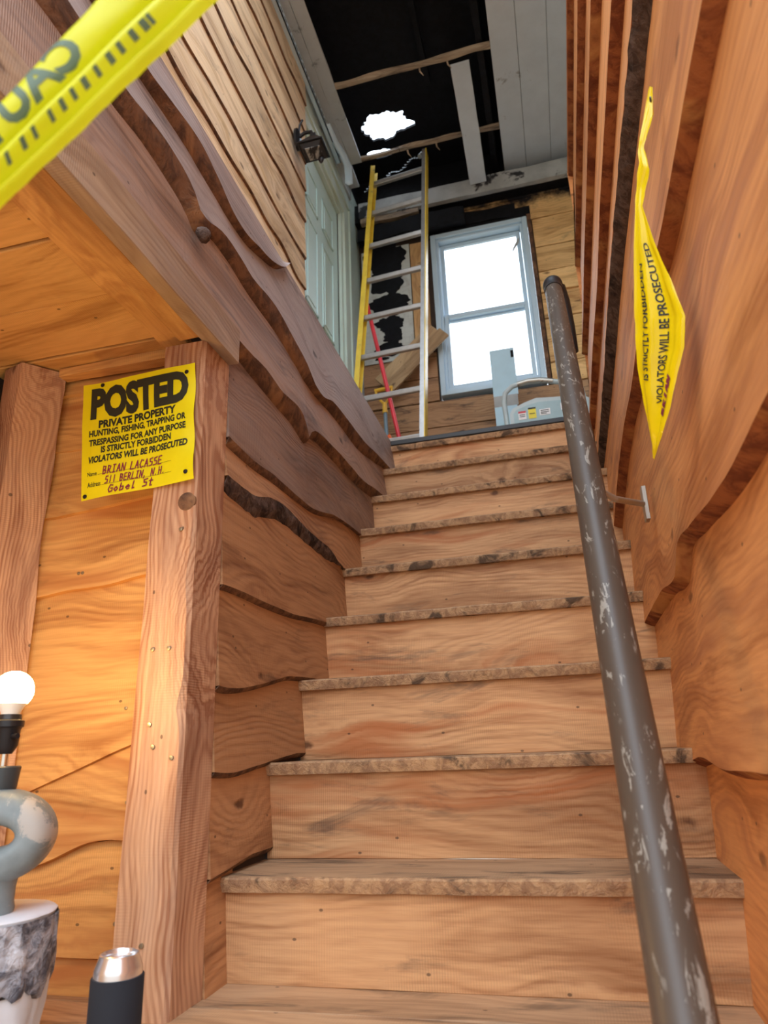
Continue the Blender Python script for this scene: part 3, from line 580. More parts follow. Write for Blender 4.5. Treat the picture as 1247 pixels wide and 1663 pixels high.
for (a, b) in ((YD0 + 0.10, YD0 + 0.31), (YD1 - 0.31, YD1 - 0.10)):
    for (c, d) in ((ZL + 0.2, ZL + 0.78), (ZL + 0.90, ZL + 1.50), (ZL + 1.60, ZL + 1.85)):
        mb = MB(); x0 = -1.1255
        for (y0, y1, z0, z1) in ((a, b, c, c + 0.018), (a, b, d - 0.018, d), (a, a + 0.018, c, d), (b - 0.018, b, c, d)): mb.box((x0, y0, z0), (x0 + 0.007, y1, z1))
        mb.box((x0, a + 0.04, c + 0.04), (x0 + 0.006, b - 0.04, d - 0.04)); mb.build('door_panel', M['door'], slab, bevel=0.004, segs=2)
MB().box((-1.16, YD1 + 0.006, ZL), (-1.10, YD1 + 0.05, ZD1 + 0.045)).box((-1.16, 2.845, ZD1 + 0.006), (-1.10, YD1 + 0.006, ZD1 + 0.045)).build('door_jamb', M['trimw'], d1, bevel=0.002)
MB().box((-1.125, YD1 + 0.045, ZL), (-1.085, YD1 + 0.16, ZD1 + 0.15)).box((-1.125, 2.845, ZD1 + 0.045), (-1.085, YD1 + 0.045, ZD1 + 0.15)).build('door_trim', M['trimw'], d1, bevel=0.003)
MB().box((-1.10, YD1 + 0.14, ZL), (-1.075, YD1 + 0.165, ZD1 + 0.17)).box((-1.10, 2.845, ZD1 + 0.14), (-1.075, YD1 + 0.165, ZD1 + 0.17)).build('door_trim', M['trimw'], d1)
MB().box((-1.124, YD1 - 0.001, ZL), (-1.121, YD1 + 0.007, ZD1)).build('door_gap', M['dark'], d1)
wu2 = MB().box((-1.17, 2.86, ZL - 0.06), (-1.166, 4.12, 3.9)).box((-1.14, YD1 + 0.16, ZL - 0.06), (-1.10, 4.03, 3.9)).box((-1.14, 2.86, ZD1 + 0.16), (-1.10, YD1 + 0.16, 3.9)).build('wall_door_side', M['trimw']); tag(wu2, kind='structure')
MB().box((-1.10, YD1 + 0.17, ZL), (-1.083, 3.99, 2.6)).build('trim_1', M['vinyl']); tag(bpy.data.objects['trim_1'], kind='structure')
# soffit and J channel
so = empty('trim_soffit'); tag(so, kind='structure')
SOX = -0.945
roughbox((-1.02, 1.5, 3.868), (SOX, 3.60, 3.885), 3, 0.003, 1, 50).build('soffit_board', M['soffit'], so)
roughbox((-1.10, 1.5, 3.862), (-1.022, 3.80, 3.88), 5, 0.002, 1, 50).build('soffit_board', M['soffit'], so)
MB().box((-1.10, 0.0, 3.76), (-1.085, 3.80, 3.862)).build('frieze_board', M['soffit'], so)
jc = MB().box((-1.085, 0.0, 3.745), (-1.050, 3.45, 3.752)).box((-1.056, 0.0, 3.745), (-1.050, 3.45, 3.785)).box((-1.085, 0.0, 3.745), (-1.081, 3.45, 3.80)).build('vinyl_channel', M['vinyl'], so)
k = 0.8
sl = MB()
while k < 3.4:
    sl.box((-1.0500, k, 3.763), (-1.0485, k + 0.035, 3.770)); k += 0.055
sl.build('channel_slots', M['dark'], so)
# dangling vinyl strip
ds = MB(); P = [(-1.055, 3.15, 3.765), (-1.045, 3.28, 3.75), (-1.01, 3.36, 3.70), (-0.985, 3.38, 3.62), (-0.975, 3.36, 3.50), (-0.972, 3.35, 3.44)]
rows = []
for (x, y, z) in P: rows.append([(x - 0.02, y - 0.012, z + 0.006), (x, y, z - 0.004), (x + 0.026, y + 0.006, z + 0.006)])
o = ds.grid(rows).build('dangling_channel', M['vinyl'], None, smooth=True); sd = o.modifiers.new('solid', 'SOLIDIFY'); sd.thickness = 0.003
tag(o, 'loose pale vinyl strip hanging bent above the white door', 'trim strip')

# ------------------------------------------------------------------ burnt ceiling and roof
ce = empty('ceiling_roof'); tag(ce, kind='structure')
xs = [0.01, 0.165, 0.335, 0.47, 0.66, 0.85, 1.04, 1.2]
for i in range(len(xs) - 1):
    MB().box((xs[i] + 0.0012, 1.7, 3.868), (xs[i + 1] - 0.0012, 4.0, 3.886)).build('ceiling_board', M['white_ceil'], ce, bevel=0.0015)
roof = MB()
ZR = 4.12
def sheet_hole(mb, x0, x1, y0, y1, cx, cy, rx, ry, seed, z0, th, n=72):
    ti = []; to = []
    for k in range(n):
        t = 2 * math.pi * k / n; c, s = math.cos(t), math.sin(t)
        r = 1 + 0.32 * nz(c * 1.6, s * 1.6, seed) + 0.16 * nz(c * 5, s * 5, seed + 3) + 0.12 * nz(c * 14, s * 14, seed + 9) + 0.10 * nz(c * 30, s * 30, seed)
        ti.append((cx + rx * r * c, cy + ry * r * s))
        sc_ = min(((x1 - cx) / c) if c > 1e-6 else 1e9, ((x0 - cx) / c) if c < -1e-6 else 1e9, ((y1 - cy) / s) if s > 1e-6 else 1e9, ((y0 - cy) / s) if s < -1e-6 else 1e9)
        to.append((cx + sc_ * c, cy + sc_ * s))
    for corner in ((x0, y0), (x1, y0), (x1, y1), (x0, y1)):
        j = min(range(n), key=lambda q: (to[q][0] - corner[0]) ** 2 + (to[q][1] - corner[1]) ** 2); to[j] = corner
    vs = []
    for z in (z0, z0 + th):
        vs += [(a, b, z) for a, b in ti]; vs += [(a, b, z) for a, b in to]
    fs = []
    for k in range(n):
        q = (k + 1) % n
        fs += [(k, q, n + q, n + k), (2 * n + k, 3 * n + k, 3 * n + q, 2 * n + q), (k, 2 * n + k, 2 * n + q, q)]
    mb.add(vs, fs)
sheet_hole(roof, -1.3, 0.3, 2.9, 3.745, -0.755, 3.575, 0.172, 0.105, 2.0, ZR, 0.02)
sheet_hole(roof, -1.3, -0.55, 3.745, 4.3, -0.87, 3.80, 0.13, 0.034, 6.0, ZR, 0.02)
roof.box((-0.55, 3.745, ZR), (0.3, 4.3, ZR + 0.02)).box((-1.3, 1.7, ZR), (0.3, 2.9, ZR + 0.02)).box((0.3, 1.7, ZR), (1.3, 4.3, ZR + 0.02))
roof.build('roof_sheathing', M['char'], ce)
for x in (-1.12, -0.56, -0.05, 0.60, 1.15):
    roughbox((x - 0.02, 1.7, 3.90), (x + 0.02, 4.1, ZR), x * 9, 0.006, 1).build('rafter', M['char'], ce) if x != -0.56 else roughbox((x + 0.14, 1.7, 4.05), (x + 0.17, 3.3, ZR), x * 9, 0.006, 1).build('rafter', M['char'], ce)
for k, y in enumerate((1.9, 2.45, 3.01, 3.58)):
    b = roughbox((-0.95, y - 0.012, 3.872), (0.01, y + 0.014, 3.896), y * 3, 0.010, 0, 40).build('batten', M['batten'], ce)
    for x in (-0.42, -0.62 if k == 3 else -0.25):
        MB().tube([(x, y + 0.01, 3.89), (x + 0.003, y + 0.03, 3.86), (x + 0.02, y + 0.045, 3.84)], [0.006, 0.005, 0.002], 6).build('splinter', M['batten'], b)
MB().box((-1.12, 4.03, 3.80), (1.2, 4.12, ZR)).build('gable_board', M['char'], ce)
MB().box((-1.16, 1.4, 3.885), (-1.12, 4.1, ZR)).build('gable_board', M['char'], ce)
wrs = MB().box((1.2, 1.7, ZL - 0.1), (1.24, 4.12, ZR)).box((0.42, 1.05, 0.0), (0.45, 3.02, 3.1)).build('wall_unseen_right', M['sheath']); tag(wrs, kind='structure')  # unseen walls added to keep sky light off the upper steps
# foil tatters along the burnt edge
tt = MB(); random.seed(3)
for i in range(26):
    x = -1.0 + i * 0.018; y = 3.86 - i * 0.004; z = 3.86 + 0.02 * math.sin(i * 0.7) + 0.012 * i * 0.4
    a = random.uniform(-1, 1)
    tt.add([(x, y, z), (x + 0.03, y + 0.01 * a, z + 0.014), (x + 0.02, y + 0.012, z + 0.02), (x - 0.004, y, z + 0.012)], [(0, 1, 2, 3)])
tt.build('foil_shred', M['white_ceil'], ce)
# hanging white ceiling board
hb = MB(); rows = []
for i in range(31):
    t = i / 30; y = 3.06 + 0.825 * t; z = 3.862 - 0.125 * t ** 1.5; w = 0.003 * nz(t * 6, 1, 1)
    rows.append([(-0.236 + w, y, z), (-0.122 + w, y, z + 0.004), (-0.122 + w, y, z + 0.018), (-0.236 + w, y, z + 0.014), (-0.236 + w, y, z)])
o = hb.grid(rows).add(rows[0][:4], [(0, 1, 2, 3)]).add(rows[-1][:4], [(3, 2, 1, 0)]).build('hanging_ceiling_board', M['white_ceil'])
tag(o, 'single loose white board dangling across the burnt black ceiling gap', 'board')

# ------------------------------------------------------------------ handrail
A = Vector((0.074, 0.813, -0.242)); B = Vector((0.126, 2.177, 1.559)); D = (B - A).normalized()
A2 = A - D * 0.20; hr = empty('handrail'); tag(hr, 'scratched dark brown pipe handrail along the right wall of the stairs', 'handrail')
MB().tube([A2 + (B - A2) * (i / 12) for i in range(13)], 0.030, 28).build('rail_pipe', M['rail'], hr, smooth=True)
up = Vector((0, -D.z, D.y)).normalized()
MB().tube([B - D * 0.06, B - D * 0.004, B, B + D * 0.02, B + D * 0.034, B + D * 0.040], [0.0325, 0.0325, 0.035, 0.034, 0.024, 0.006], 24).build('end_cap', M['rubber'], hr, smooth=True)
MB().tube([B + D * 0.0 + Vector((0.018, 0.012, -0.005)), B + Vector((0.032, 0.02, -0.06)), B + Vector((0.040, 0.03, -0.16)), B + Vector((0.042, 0.035, -0.26))], [0.026, 0.021, 0.018, 0.016], 16).build('return_leg', M['rubber'], hr, smooth=True)
C1 = A + (B - A) * 0.42
bq = MB().tube([C1 + Vector((0.02, 0, -0.03)), C1 + Vector((0.05, 0.02, -0.045)), Vector((0.225, C1.y + 0.20, C1.z - 0.005))], 0.007, 10)
bq.box((0.222, C1.y + 0.185, C1.z - 0.045), (0.232, C1.y + 0.215, C1.z + 0.035)); bq.build('wall_bracket', M['galv'], hr, bevel=0.001)

# ------------------------------------------------------------------ wall lantern
ln = empty('wall_lantern'); tag(ln, 'black outdoor wall lantern with tapered shade, mounted on the upper siding by the door', 'lamp')
lx, ly, lz = -1.06, 2.66, 3.10
MB().lathe([(0.045, 0), (0.045, 0.012), (0.03, 0.02), (0.012, 0.022)], (lx + 0.002, ly, lz + 0.02), 24, Matrix(((0, 0, 1), (0, 1.0, 0), (1.5, 0, 0)))).build('back_plate', M['black'], ln, smooth=True)
MB().tube([(lx + 0.01, ly, lz + 0.03), (lx + 0.05, ly, lz + 0.055), (lx + 0.085, ly, lz + 0.05), (lx + 0.095, ly, lz + 0.02)], 0.010, 12).tube([(lx + 0.012, ly, lz + 0.05), (lx + 0.02, ly, lz + 0.12), (lx + 0.035, ly, lz + 0.15)], 0.006, 10).build('arm', M['black'], ln, smooth=True)
def frus(mb, c, a, b, z0, z1):
    x, y = c; vs = [(x + s * a, y + t * a, z0) for s, t in ((-1, -1), (1, -1), (1, 1), (-1, 1))] + [(x + s * b, y + t * b, z1) for s, t in ((-1, -1), (1, -1), (1, 1), (-1, 1))]
    return mb.add(vs, [(0, 3, 2, 1), (4, 5, 6, 7), (0, 1, 5, 4), (1, 2, 6, 5), (2, 3, 7, 6), (3, 0, 4, 7)])
lc = (lx + 0.10, ly)
mb = MB(); frus(mb, lc, 0.018, 0.014, lz, lz + 0.03); frus(mb, lc, 0.066, 0.020, lz - 0.075, lz); frus(mb, lc, 0.070, 0.070, lz - 0.083, lz - 0.075); mb.build('shade', M['black'], ln, bevel=0.002)
mb = MB(); frus(mb, lc, 0.045, 0.060, lz - 0.11, lz - 0.083); mb.build('housing', M['black'], ln, bevel=0.002)
mb = MB(); frus(mb, (lc[0] + 0.008, lc[1] - 0.008), 0.040, 0.040, lz - 0.1125, lz - 0.110)
mb.build('lens_panel', M['beam'], ln)
MB().lathe([(0.002, -0.05), (0.012, -0.035), (0.016, -0.02), (0.010, 0)], (lc[0] + 0.03, lc[1] + 0.03, lz - 0.10), 14).build('finial', M['black'], ln, smooth=True)

# ------------------------------------------------------------------ ladder
ld = empty('extension_ladder'); tag(ld, 'yellow fibreglass ladder with grey rungs leaning into the burnt roof corner', 'ladder')
BL, BR = Vector((-0.99, 3.30, ZL)), Vector((-0.567, 3.28, ZL)); TL, TR = Vector((-0.885, 3.66, 3.84)), Vector((-0.490, 3.62, 3.84))
for a, b, s in ((BL, TL, 1), (BR, TR, -1)):
    d = (b - a).normalized(); r = MB().bar(a, b, 0.006, 0.075, (0, 1, 0)).build('side_rail', M['fibre'] , ld)
    off = Vector((s * 0.013, 0, 0))
    r2 = MB().bar(a + off + Vector((0, -0.035, 0)), b + off + Vector((0, -0.035, 0)), 0.028, 0.005, (0, 1, 0)).bar(a + off + Vector((0, 0.035, 0)), b + off + Vector((0, 0.035, 0)), 0.028, 0.005, (0, 1, 0)).build('rail_flange', M['fibre'] if s == 1 else M['alu'], ld)
LT = 7.6
RG = [0.055, 0.185, 0.311, 0.437, 0.563, 0.689, 0.815, 0.935]
for f in RG:
    a = BL + (TL - BL) * f; b = BR + (TR - BR) * f
    MB().bar(a, b, 0.030, 0.032, (0, -0.2, 1)).build('rung', M['alu'], ld, bevel=0.006, segs=2)
for a in (BL, BR): MB().box((a.x - 0.02, a.y - 0.045, ZL), (a.x + 0.02, a.y + 0.045, ZL + 0.03)).build('foot', M['rubber'], ld, bevel=0.004)
MB().tube([TR + Vector((-0.05, 0, -0.02)), TR + Vector((-0.035, 0.02, 0.03))], [0.016, 0.012], 12).build('pulley', M['alu'], ld, smooth=True)

# ------------------------------------------------------------------ landing clutter
o = MB().tube([(-0.725, 3.62, ZL), (-0.975, 3.66, 2.84)], 0.013, 14).build('red_pole', M['red'], None, smooth=True); tag(o, 'bright red round pole leaning behind the ladder rungs', 'pole')
sh = empty('shovel'); tag(sh, 'shovel with yellow D-shaped grip and blue-grey shaft, on the landing behind the ladder', 'shovel')
MB().tube([(-0.86, 3.68, ZL), (-0.875, 3.70, 1.98)], 0.012, 12).build('shaft', M['greyshaft'], sh, smooth=True)
MB().tube([(-0.875, 3.70, 1.96), (-0.876, 3.70, 2.03)], [0.017, 0.014], 12).tube([(-0.876, 3.70, 2.02), (-0.90, 3.70, 2.05), (-0.925, 3.70, 2.08), (-0.93, 3.70, 2.125)], 0.008, 10).tube([(-0.876, 3.70, 2.02), (-0.85, 3.70, 2.05), (-0.83, 3.70, 2.08), (-0.826, 3.70, 2.125)], 0.008, 10).tube([(-0.936, 3.70, 2.125), (-0.82, 3.70, 2.13)], 0.012, 12).build('grip', M['grip'], sh, smooth=True)
cd = MB()
for i in range(3):
    x = -0.835 + i * 0.012
    cd.tube([(x, 3.63, ZL + 0.01), (x - 0.008, 3.63, ZL + 0.14), (x - 0.004, 3.63, ZL + 0.27), (x - 0.01 - i * 0.008, 3.63, ZL + 0.33), (x - 0.03, 3.63, ZL + 0.30), (x - 0.02 + i * 0.02, 3.635, ZL + 0.17), (x - 0.012, 3.64, ZL + 0.01)], 0.005, 8)
o = cd.build('extension_lead', M['orange'], None, smooth=True); tag(o, 'orange extension cord hanging in a narrow loop beside the shovel shaft', 'cord')
def plank(p, q, w, th, name, label, nrm):
    p = Vector(p); q = Vector(q); d = (q - p); L = d.length
    o = roughbox((0, -th / 2, -w / 2), (L, th / 2, w / 2), L * 7, 0.003, 0).build(name, M['scrap'], None, bevel=0.002)
    d.normalize(); nn = Vector(nrm).normalized(); up = d.cross(nn).normalized(); nn = up.cross(d)
    o.matrix_world = Matrix(((d.x, nn.x, up.x, p.x), (d.y, nn.y, up.y, p.y), (d.z, nn.z, up.z, p.z), (0, 0, 0, 1)))
    tag(o, label, 'board', 'boards leaning at the back wall'); return o
plank((-0.960, 3.93, 2.31), (-0.57, 3.93, 2.66), 0.085, 0.02, 'scrap_board', 'upper of two short slanted boards behind the ladder', (0, -1, 0))
plank((-0.885, 3.90, 2.25), (-0.50, 3.90, 2.595), 0.085, 0.02, 'scrap_board', 'lower of two short slanted boards behind the ladder', (0, -1, 0))
pn = empty('metal_panel'); tag(pn, 'narrow blue-grey sheet metal panel standing upright in front of the window', 'panel')
PX0, PX1 = -0.205, -0.062
mb = MB().box((PX0, 3.63, ZL), (PX1 - 0.012, 3.636, 1.85)).build('lower_sheet', M['panel'], pn)
MB().box((PX0, 3.632, 1.92), (PX1, 3.638, 2.23)).build('upper_sheet', M['panel'], pn)
MB().box((PX0, 3.63, 1.85), (PX1 - 0.005, 3.637, 1.92)).build('fold_band', M['beam'], pn)
MB().box((PX1 - 0.02, 3.6295, 2.165), (PX1 - 0.004, 3.6315, 2.21)).build('scuff_mark', M['char'], pn)
mc = empty('portable_machine'); tag(mc, 'low pale grey portable machine with warning stickers and curved handle, on the landing edge', 'machine')
# housing with a domed top
rows = []
for y in (3.36, 3.60):
    r_ = [(-0.115, y, ZL), (-0.115, y, 1.66), (-0.098, y, 1.69), (-0.04, y, 1.715), (0.03, y, 1.735), (0.12, y, 1.725), (0.26, y, 1.715), (0.30, y, 1.69), (0.30, y, ZL)]
    rows.append(r_)
mb = MB().grid(rows); mb.add(rows[0], [tuple(range(9))]); mb.add(rows[1], [tuple(range(8, -1, -1))]); mb.build('housing', M['machine'], mc, bevel=0.008, segs=2)
fr = [(-0.095, 1.50), (-0.095, 1.655), (-0.08, 1.675), (-0.02, 1.695), (0.04, 1.705), (0.27, 1.69), (0.27, 1.50)]
mb = MB().grid([[(x, 3.352, z) for x, z in fr], [(x, 3.359, z) for x, z in fr]]); mb.add([(x, 3.352, z) for x, z in fr], [tuple(range(7))]); mb.build('control_panel', M['machine2'], mc)
for (a, b, c, d, mat, nm) in ((-0.070, -0.030, 1.615, 1.652, 'labelw', 'warning_sticker'), (-0.070, -0.030, 1.652, 1.664, 'labelr', 'warning_sticker'), (-0.018, 0.022, 1.615, 1.668, 'labely', 'caution_sticker'), (-0.018, 0.022, 1.668, 1.678, 'ink', 'caution_sticker'), (0.04, 0.095, 1.625, 1.66, 'labelw', 'rating_plate'), (0.15, 0.19, 1.64, 1.68, 'labelw', 'rating_plate')):
    MB().box((a, 3.350, c), (b, 3.352, d)).build(nm, M[mat], mc)
for (a, b, c) in ((-0.064, -0.036, 1.640), (-0.064, -0.036, 1.630), (-0.012, 0.016, 1.640), (0.046, 0.088, 1.650), (0.046, 0.088, 1.640), (0.046, 0.075, 1.632)):
    MB().box((a, 3.3492, c), (b, 3.3501, c + 0.004)).build('print_line', M['ink'], mc)
MB().tube([(-0.135, 3.42, 1.62), (-0.14, 3.42, 1.76), (-0.13, 3.42, 1.82), (-0.09, 3.42, 1.855), (-0.045, 3.42, 1.865)], 0.014, 14).build('handle_end', M['machine'], mc, smooth=True)
MB().tube([(-0.06, 3.42, 1.862), (0.0, 3.42, 1.872), (0.06, 3.42, 1.868), (0.13, 3.42, 1.85)], 0.0165, 14).build('handle_grip', M['galv'], mc, smooth=True)
MB().tube([(0.11, 3.42, 1.855), (0.20, 3.42, 1.83), (0.27, 3.42, 1.78), (0.28, 3.42, 1.70)], 0.014, 14).build('handle_end', M['machine'], mc, smooth=True)

# ------------------------------------------------------------------ lamp, stump, can
sx_, sy_ = -0.878, 0.98
sp = empty('stump_pedestal'); tag(sp, 'white carved log pedestal with silvery bark rim and amber knot', 'pedestal')
def stump(prof, mat, name, parent, amp, seed, n=72):
    vs = []; fs = []
    for r, z in prof:
        for k in range(n):
            t = 2 * math.pi * k / n; q = r + amp * nz(math.cos(t) * 4, math.sin(t) * 4 + z * 3, seed) + amp * 0.5 * nz(math.cos(t) * 13, math.sin(t) * 13, seed + z * 2)
            vs.append((sx_ + q * math.cos(t), sy_ + q * math.sin(t), z))
    m_ = len(prof)
    for i in range(m_ - 1):
        for k in range(n): fs.append((i * n + k, i * n + (k + 1) % n, (i + 1) * n + (k + 1) % n, (i + 1) * n + k))
    fs.append(tuple(range(n - 1, -1, -1))); fs.append(tuple((m_ - 1) * n + k for k in range(n)))
    return MB().add(vs, fs).build(name, mat, parent, smooth=True)
stump([(0.090, FLOOR), (0.088, -0.36), (0.094, -0.33), (0.097, -0.28), (0.094, -0.25)], M['white_carve'], 'carved_body', sp, 0.006, 1.0)
vs = []; fs = []; n = 90; rows_ = 9
for i in range(rows_):
    for k in range(n):
        t = 2 * math.pi * k / n; bot = -0.280 - 0.02 * nz(math.cos(t) * 3, math.sin(t) * 3, 5) - 0.012 * nz(math.cos(t) * 12, math.sin(t) * 12, 8) - 0.03 * max(0, math.cos(t - 0.1)) ** 3
        f = i / (rows_ - 1); z = bot + (-0.215 - bot) * f
        r = 0.1015 + 0.004 * nz(math.cos(t) * 16, math.sin(t) * 16, z * 14) + 0.003 * nz(math.cos(t) * 5, math.sin(t) * 5, z * 30) - (0.004 if i in (0,) else 0)
        vs.append((sx_ + r * math.cos(t), sy_ + r * math.sin(t), z))
for i in range(rows_ - 1):
    for k in range(n): fs.append((i * n + k, i * n + (k + 1) % n, (i + 1) * n + (k + 1) % n, (i + 1) * n + k))
fs.append(tuple(range(n - 1, -1, -1)))
MB().add(vs, fs).build('bark_rim', M['stumpbark'], sp, smooth=True)
stump([(0.097, -0.218), (0.099, -0.212), (0.094, -0.208)], M['white_carve'], 'top_face', sp, 0.002, 3.0)
# carved eye-like ring with an amber knot, facing the camera
ang = math.radians(-62); ex, ey = sx_ + 0.096 * math.cos(ang), sy_ + 0.096 * math.sin(ang); RM = Matrix.Rotation(ang + math.pi / 2, 3, 'Z') @ Matrix.Rotation(math.radians(90), 3, 'X')
tor = MB(); vs = []; fs = []; n = 40; mN = 10
for k in range(n):
    t = 2 * math.pi * k / n
    for j in range(mN):
        u = 2 * math.pi * j / mN; rr = 1 + 0.0 * t
        p = Vector(((0.034 + 0.007 * math.cos(u)) * math.cos(t), (0.026 + 0.007 * math.cos(u)) * math.sin(t), 0.006 * math.sin(u)))
        vs.append(Vector((ex, ey, -0.318)) + RM @ p)
for k in range(n):
    for j in range(mN): fs.append((k * mN + j, ((k + 1) % n) * mN + j, ((k + 1) % n) * mN + (j + 1) % mN, k * mN + (j + 1) % mN))
tor.add(vs, fs).build('carved_ring', M['white_carve'], sp, smooth=True)
vs = []; fs = []
rr = [(1.0, -0.004), (0.9, 0.004), (0.7, 0.009), (0.4, 0.012), (0.05, 0.013)]
am = MB()
for r, zz_ in rr:
    for k in range(28):
        t = 2 * math.pi * k / 28; vs.append(Vector((ex, ey, -0.318)) + RM @ Vector((0.029 * r * math.cos(t), 0.020 * r * math.sin(t), zz_)))
for i in range(4):
    for k in range(28): fs.append((i * 28 + k, i * 28 + (k + 1) % 28, (i + 1) * 28 + (k + 1) % 28, (i + 1) * 28 + k))
fs.append(tuple(4 * 28 + k for k in range(28))); am.add(vs, fs).build('amber_knot', M['amber'], sp, smooth=True)

lp = empty('table_lamp'); tag(lp, 'bare-bulb table lamp with a grey ring-shaped ceramic base, on the log pedestal', 'lamp')
bx, by = -0.868, 0.965
Lz = -0.208
MB().lathe([(0.040, Lz), (0.041, Lz + 0.006), (0.039, Lz + 0.014), (0.039, Lz + 0.034), (0.042, Lz + 0.05)], (bx, by, 0), 36).build('foot', M['ceramic'], lp, smooth=True)
# ring body: thick oval torus with a flat-ish faceted section
vs = []; fs = []; n = 64; mN = 24; cz = Lz + 0.105
Rz = Matrix.Rotation(math.radians(24), 3, 'Z')
for k in range(n):
    t = 2 * math.pi * k / n; ct, s_ = math.cos(t), math.sin(t)
    for j in range(mN):
        u = 2 * math.pi * j / mN; cu, su = math.cos(u), math.sin(u)
        sq = 1.0 / max(1e-3, (abs(cu) ** 3 + abs(su) ** 3) ** (1 / 3))
        a = 0.026 * cu * sq; b = 0.044 * su * sq * (1 - 0.12 * cu)
        p = Vector(((0.062 + a) * ct, b, (0.042 + a) * s_)); vs.append(Vector((bx, by, cz)) + Rz @ p)
for k in range(n):
    for j in range(mN): fs.append((k * mN + j, ((k + 1) % n) * mN + j, ((k + 1) % n) * mN + (j + 1) % mN, k * mN + (j + 1) % mN))
MB().add(vs, fs).build('ring_body', M['ceramic'], lp, smooth=True)
c0 = cz + 0.064
MB().lathe([(0.022, c0), (0.023, c0 + 0.004), (0.026, c0 + 0.034), (0.024, c0 + 0.036)], (bx, by, 0), 32).build('neck_collar', M['darkceramic'], lp, smooth=True)
MB().lathe([(0.0065, c0 + 0.035), (0.0065, c0 + 0.062)], (bx, by, 0), 20).build('stem', M['chrome'], lp, smooth=True)
s0 = c0 + 0.054
MB().lathe([(0.010, s0), (0.017, s0 + 0.012), (0.018, s0 + 0.036), (0.020, s0 + 0.040), (0.0225, s0 + 0.041), (0.0225, s0 + 0.050), (0.018, s0 + 0.052), (0.017, s0 + 0.060)], (bx, by, 0), 40).build('socket', M['black'], lp, smooth=True)
MB().tube([(bx + 0.014, by - 0.006, s0 + 0.026), (bx + 0.03, by - 0.012, s0 + 0.026)], 0.004, 10).build('switch', M['black'], lp, smooth=True)
b0 = s0 + 0.055
bl = MB().lathe([(0.013, b0), (0.014, b0 + 0.008), (0.022, b0 + 0.022)], (bx, by, 0), 32).build('bulb_neck', M['bulbneck'], lp, smooth=True)
prof = [(0.0222, b0 + 0.0221)] + [(0.0305 * math.cos(t), b0 + 0.043 + 0.0305 * math.sin(t)) for t in [math.radians(a) for a in range(-42, 88, 10)]]
MB().lathe(prof, (bx, by, 0), 32).build('bulb', M['bulb'], lp, smooth=True)
cn = empty('drink_can'); tag(cn, 'aluminium drink can in a black foam sleeve at the foot of the post', 'can')
cx_, cy_ = -0.658, 1.0
MB().lathe([(0.034, FLOOR), (0.0362, FLOOR + 0.002), (0.0362, -0.289), (0.035, -0.2875), (0.0336, -0.288)], (cx_, cy_, 0), 40).build('foam_sleeve', M['koozie'], cn, smooth=True)
MB().lathe([(0.0332, -0.298), (0.0334, -0.282), (0.0325, -0.277), (0.0275, -0.264), (0.0272, -0.261), (0.0255, -0.2598), (0.0245, -0.261), (0.0235, -0.266), (0.001, -0.2665)], (cx_, cy_, 0), 44).build('can_body', M['can'], cn, smooth=True)
MB().lathe([(0.001, 0), (0.009, 0.0), (0.010, 0.001), (0.009, 0.002), (0.001, 0.002)], (cx_ + 0.006, cy_ - 0.008, -0.2655), 20).build('pull_tab', M['can'], cn, smooth=True)

# ------------------------------------------------------------------ lettering on sheets
def text_mesh(txt, bold=0.0):
    cu = bpy.data.curves.new('t', 'FONT'); cu.body = txt; cu.size = 1.0; cu.offset = bold; cu.resolution_u = 3
    ob = bpy.data.objects.new('t', cu); COL.objects.link(ob); dg = bpy.context.evaluated_depsgraph_get(); me = bpy.data.meshes.new_from_object(ob.evaluated_get(dg))
    vs = [v.co.copy() for v in me.vertices]; fs = [tuple(p.vertices) for p in me.polygons]
    bpy.data.objects.remove(ob); bpy.data.meshes.remove(me); bpy.data.curves.remove(cu)
    return vs, fs
def put_text(txt, u0, u1, v0, v1, S, parent, mat, name='lettering', bold=0.02, slant=0.0, cuts=10, flip=False, eps=0.0008):
    vs, fs = text_mesh(txt, bold)
    x0 = min(v.x for v in vs); x1 = max(v.x for v in vs); y0 = min(v.y for v in vs); y1 = max(v.y for v in vs)
    me = bpy.data.meshes.new(name); me.from_pydata([((v.x - x0) / (x1 - x0), (v.y - y0) / (y1 - y0), 0) for v in vs], [], fs)
    bm = bmesh.new(); bm.from_mesh(me)
    for ax, k in ((0, cuts * 2), (1, max(2, cuts // 2))):
        for i in range(1, k):
            p = [0, 0, 0]; p[ax] = i / k; nn = [0, 0, 0]; nn[ax] = 1
            bmesh.ops.bisect_plane(bm, geom=bm.verts[:] + bm.edges[:] + bm.faces[:], plane_co=p, plane_no=nn)
    for v in bm.verts:
        u = u0 + (u1 - u0) * v.co.x + slant * v.co.y; w = v0 + (v1 - v0) * v.co.y
        v.co = S(u, w, eps)
    bm.to_mesh(me); bm.free(); me.materials.append(mat)
    o = bpy.data.objects.new(name, me); COL.objects.link(o); o.parent = parent; return o
def bilerp(c, u, v):
    (tl, tr, br, bl) = c; return (tl * (1 - u) + tr * u) * (1 - v) + (bl * (1 - u) + br * u) * v
def make_S(corner, normal, wave):
    cs = [Vector(p) for p in corner]; nn = Vector(normal).normalized()
    def S(u, v, e=0.0): return bilerp(cs, u, 1 - v) + nn * (wave(u, v) + e)
    return S
def sheet(name, S, mat, parent, nu=40, nv=40):
    rows = [[S(i / nu, j / nv) for i in range(nu + 1)] for j in range(nv + 1)]
    o = MB().grid(rows).build(name, mat, parent, smooth=True); return o
sg = empty('posted_sign'); tag(sg, 'bright yellow POSTED private property sign pinned flat to the corner post', 'sign')
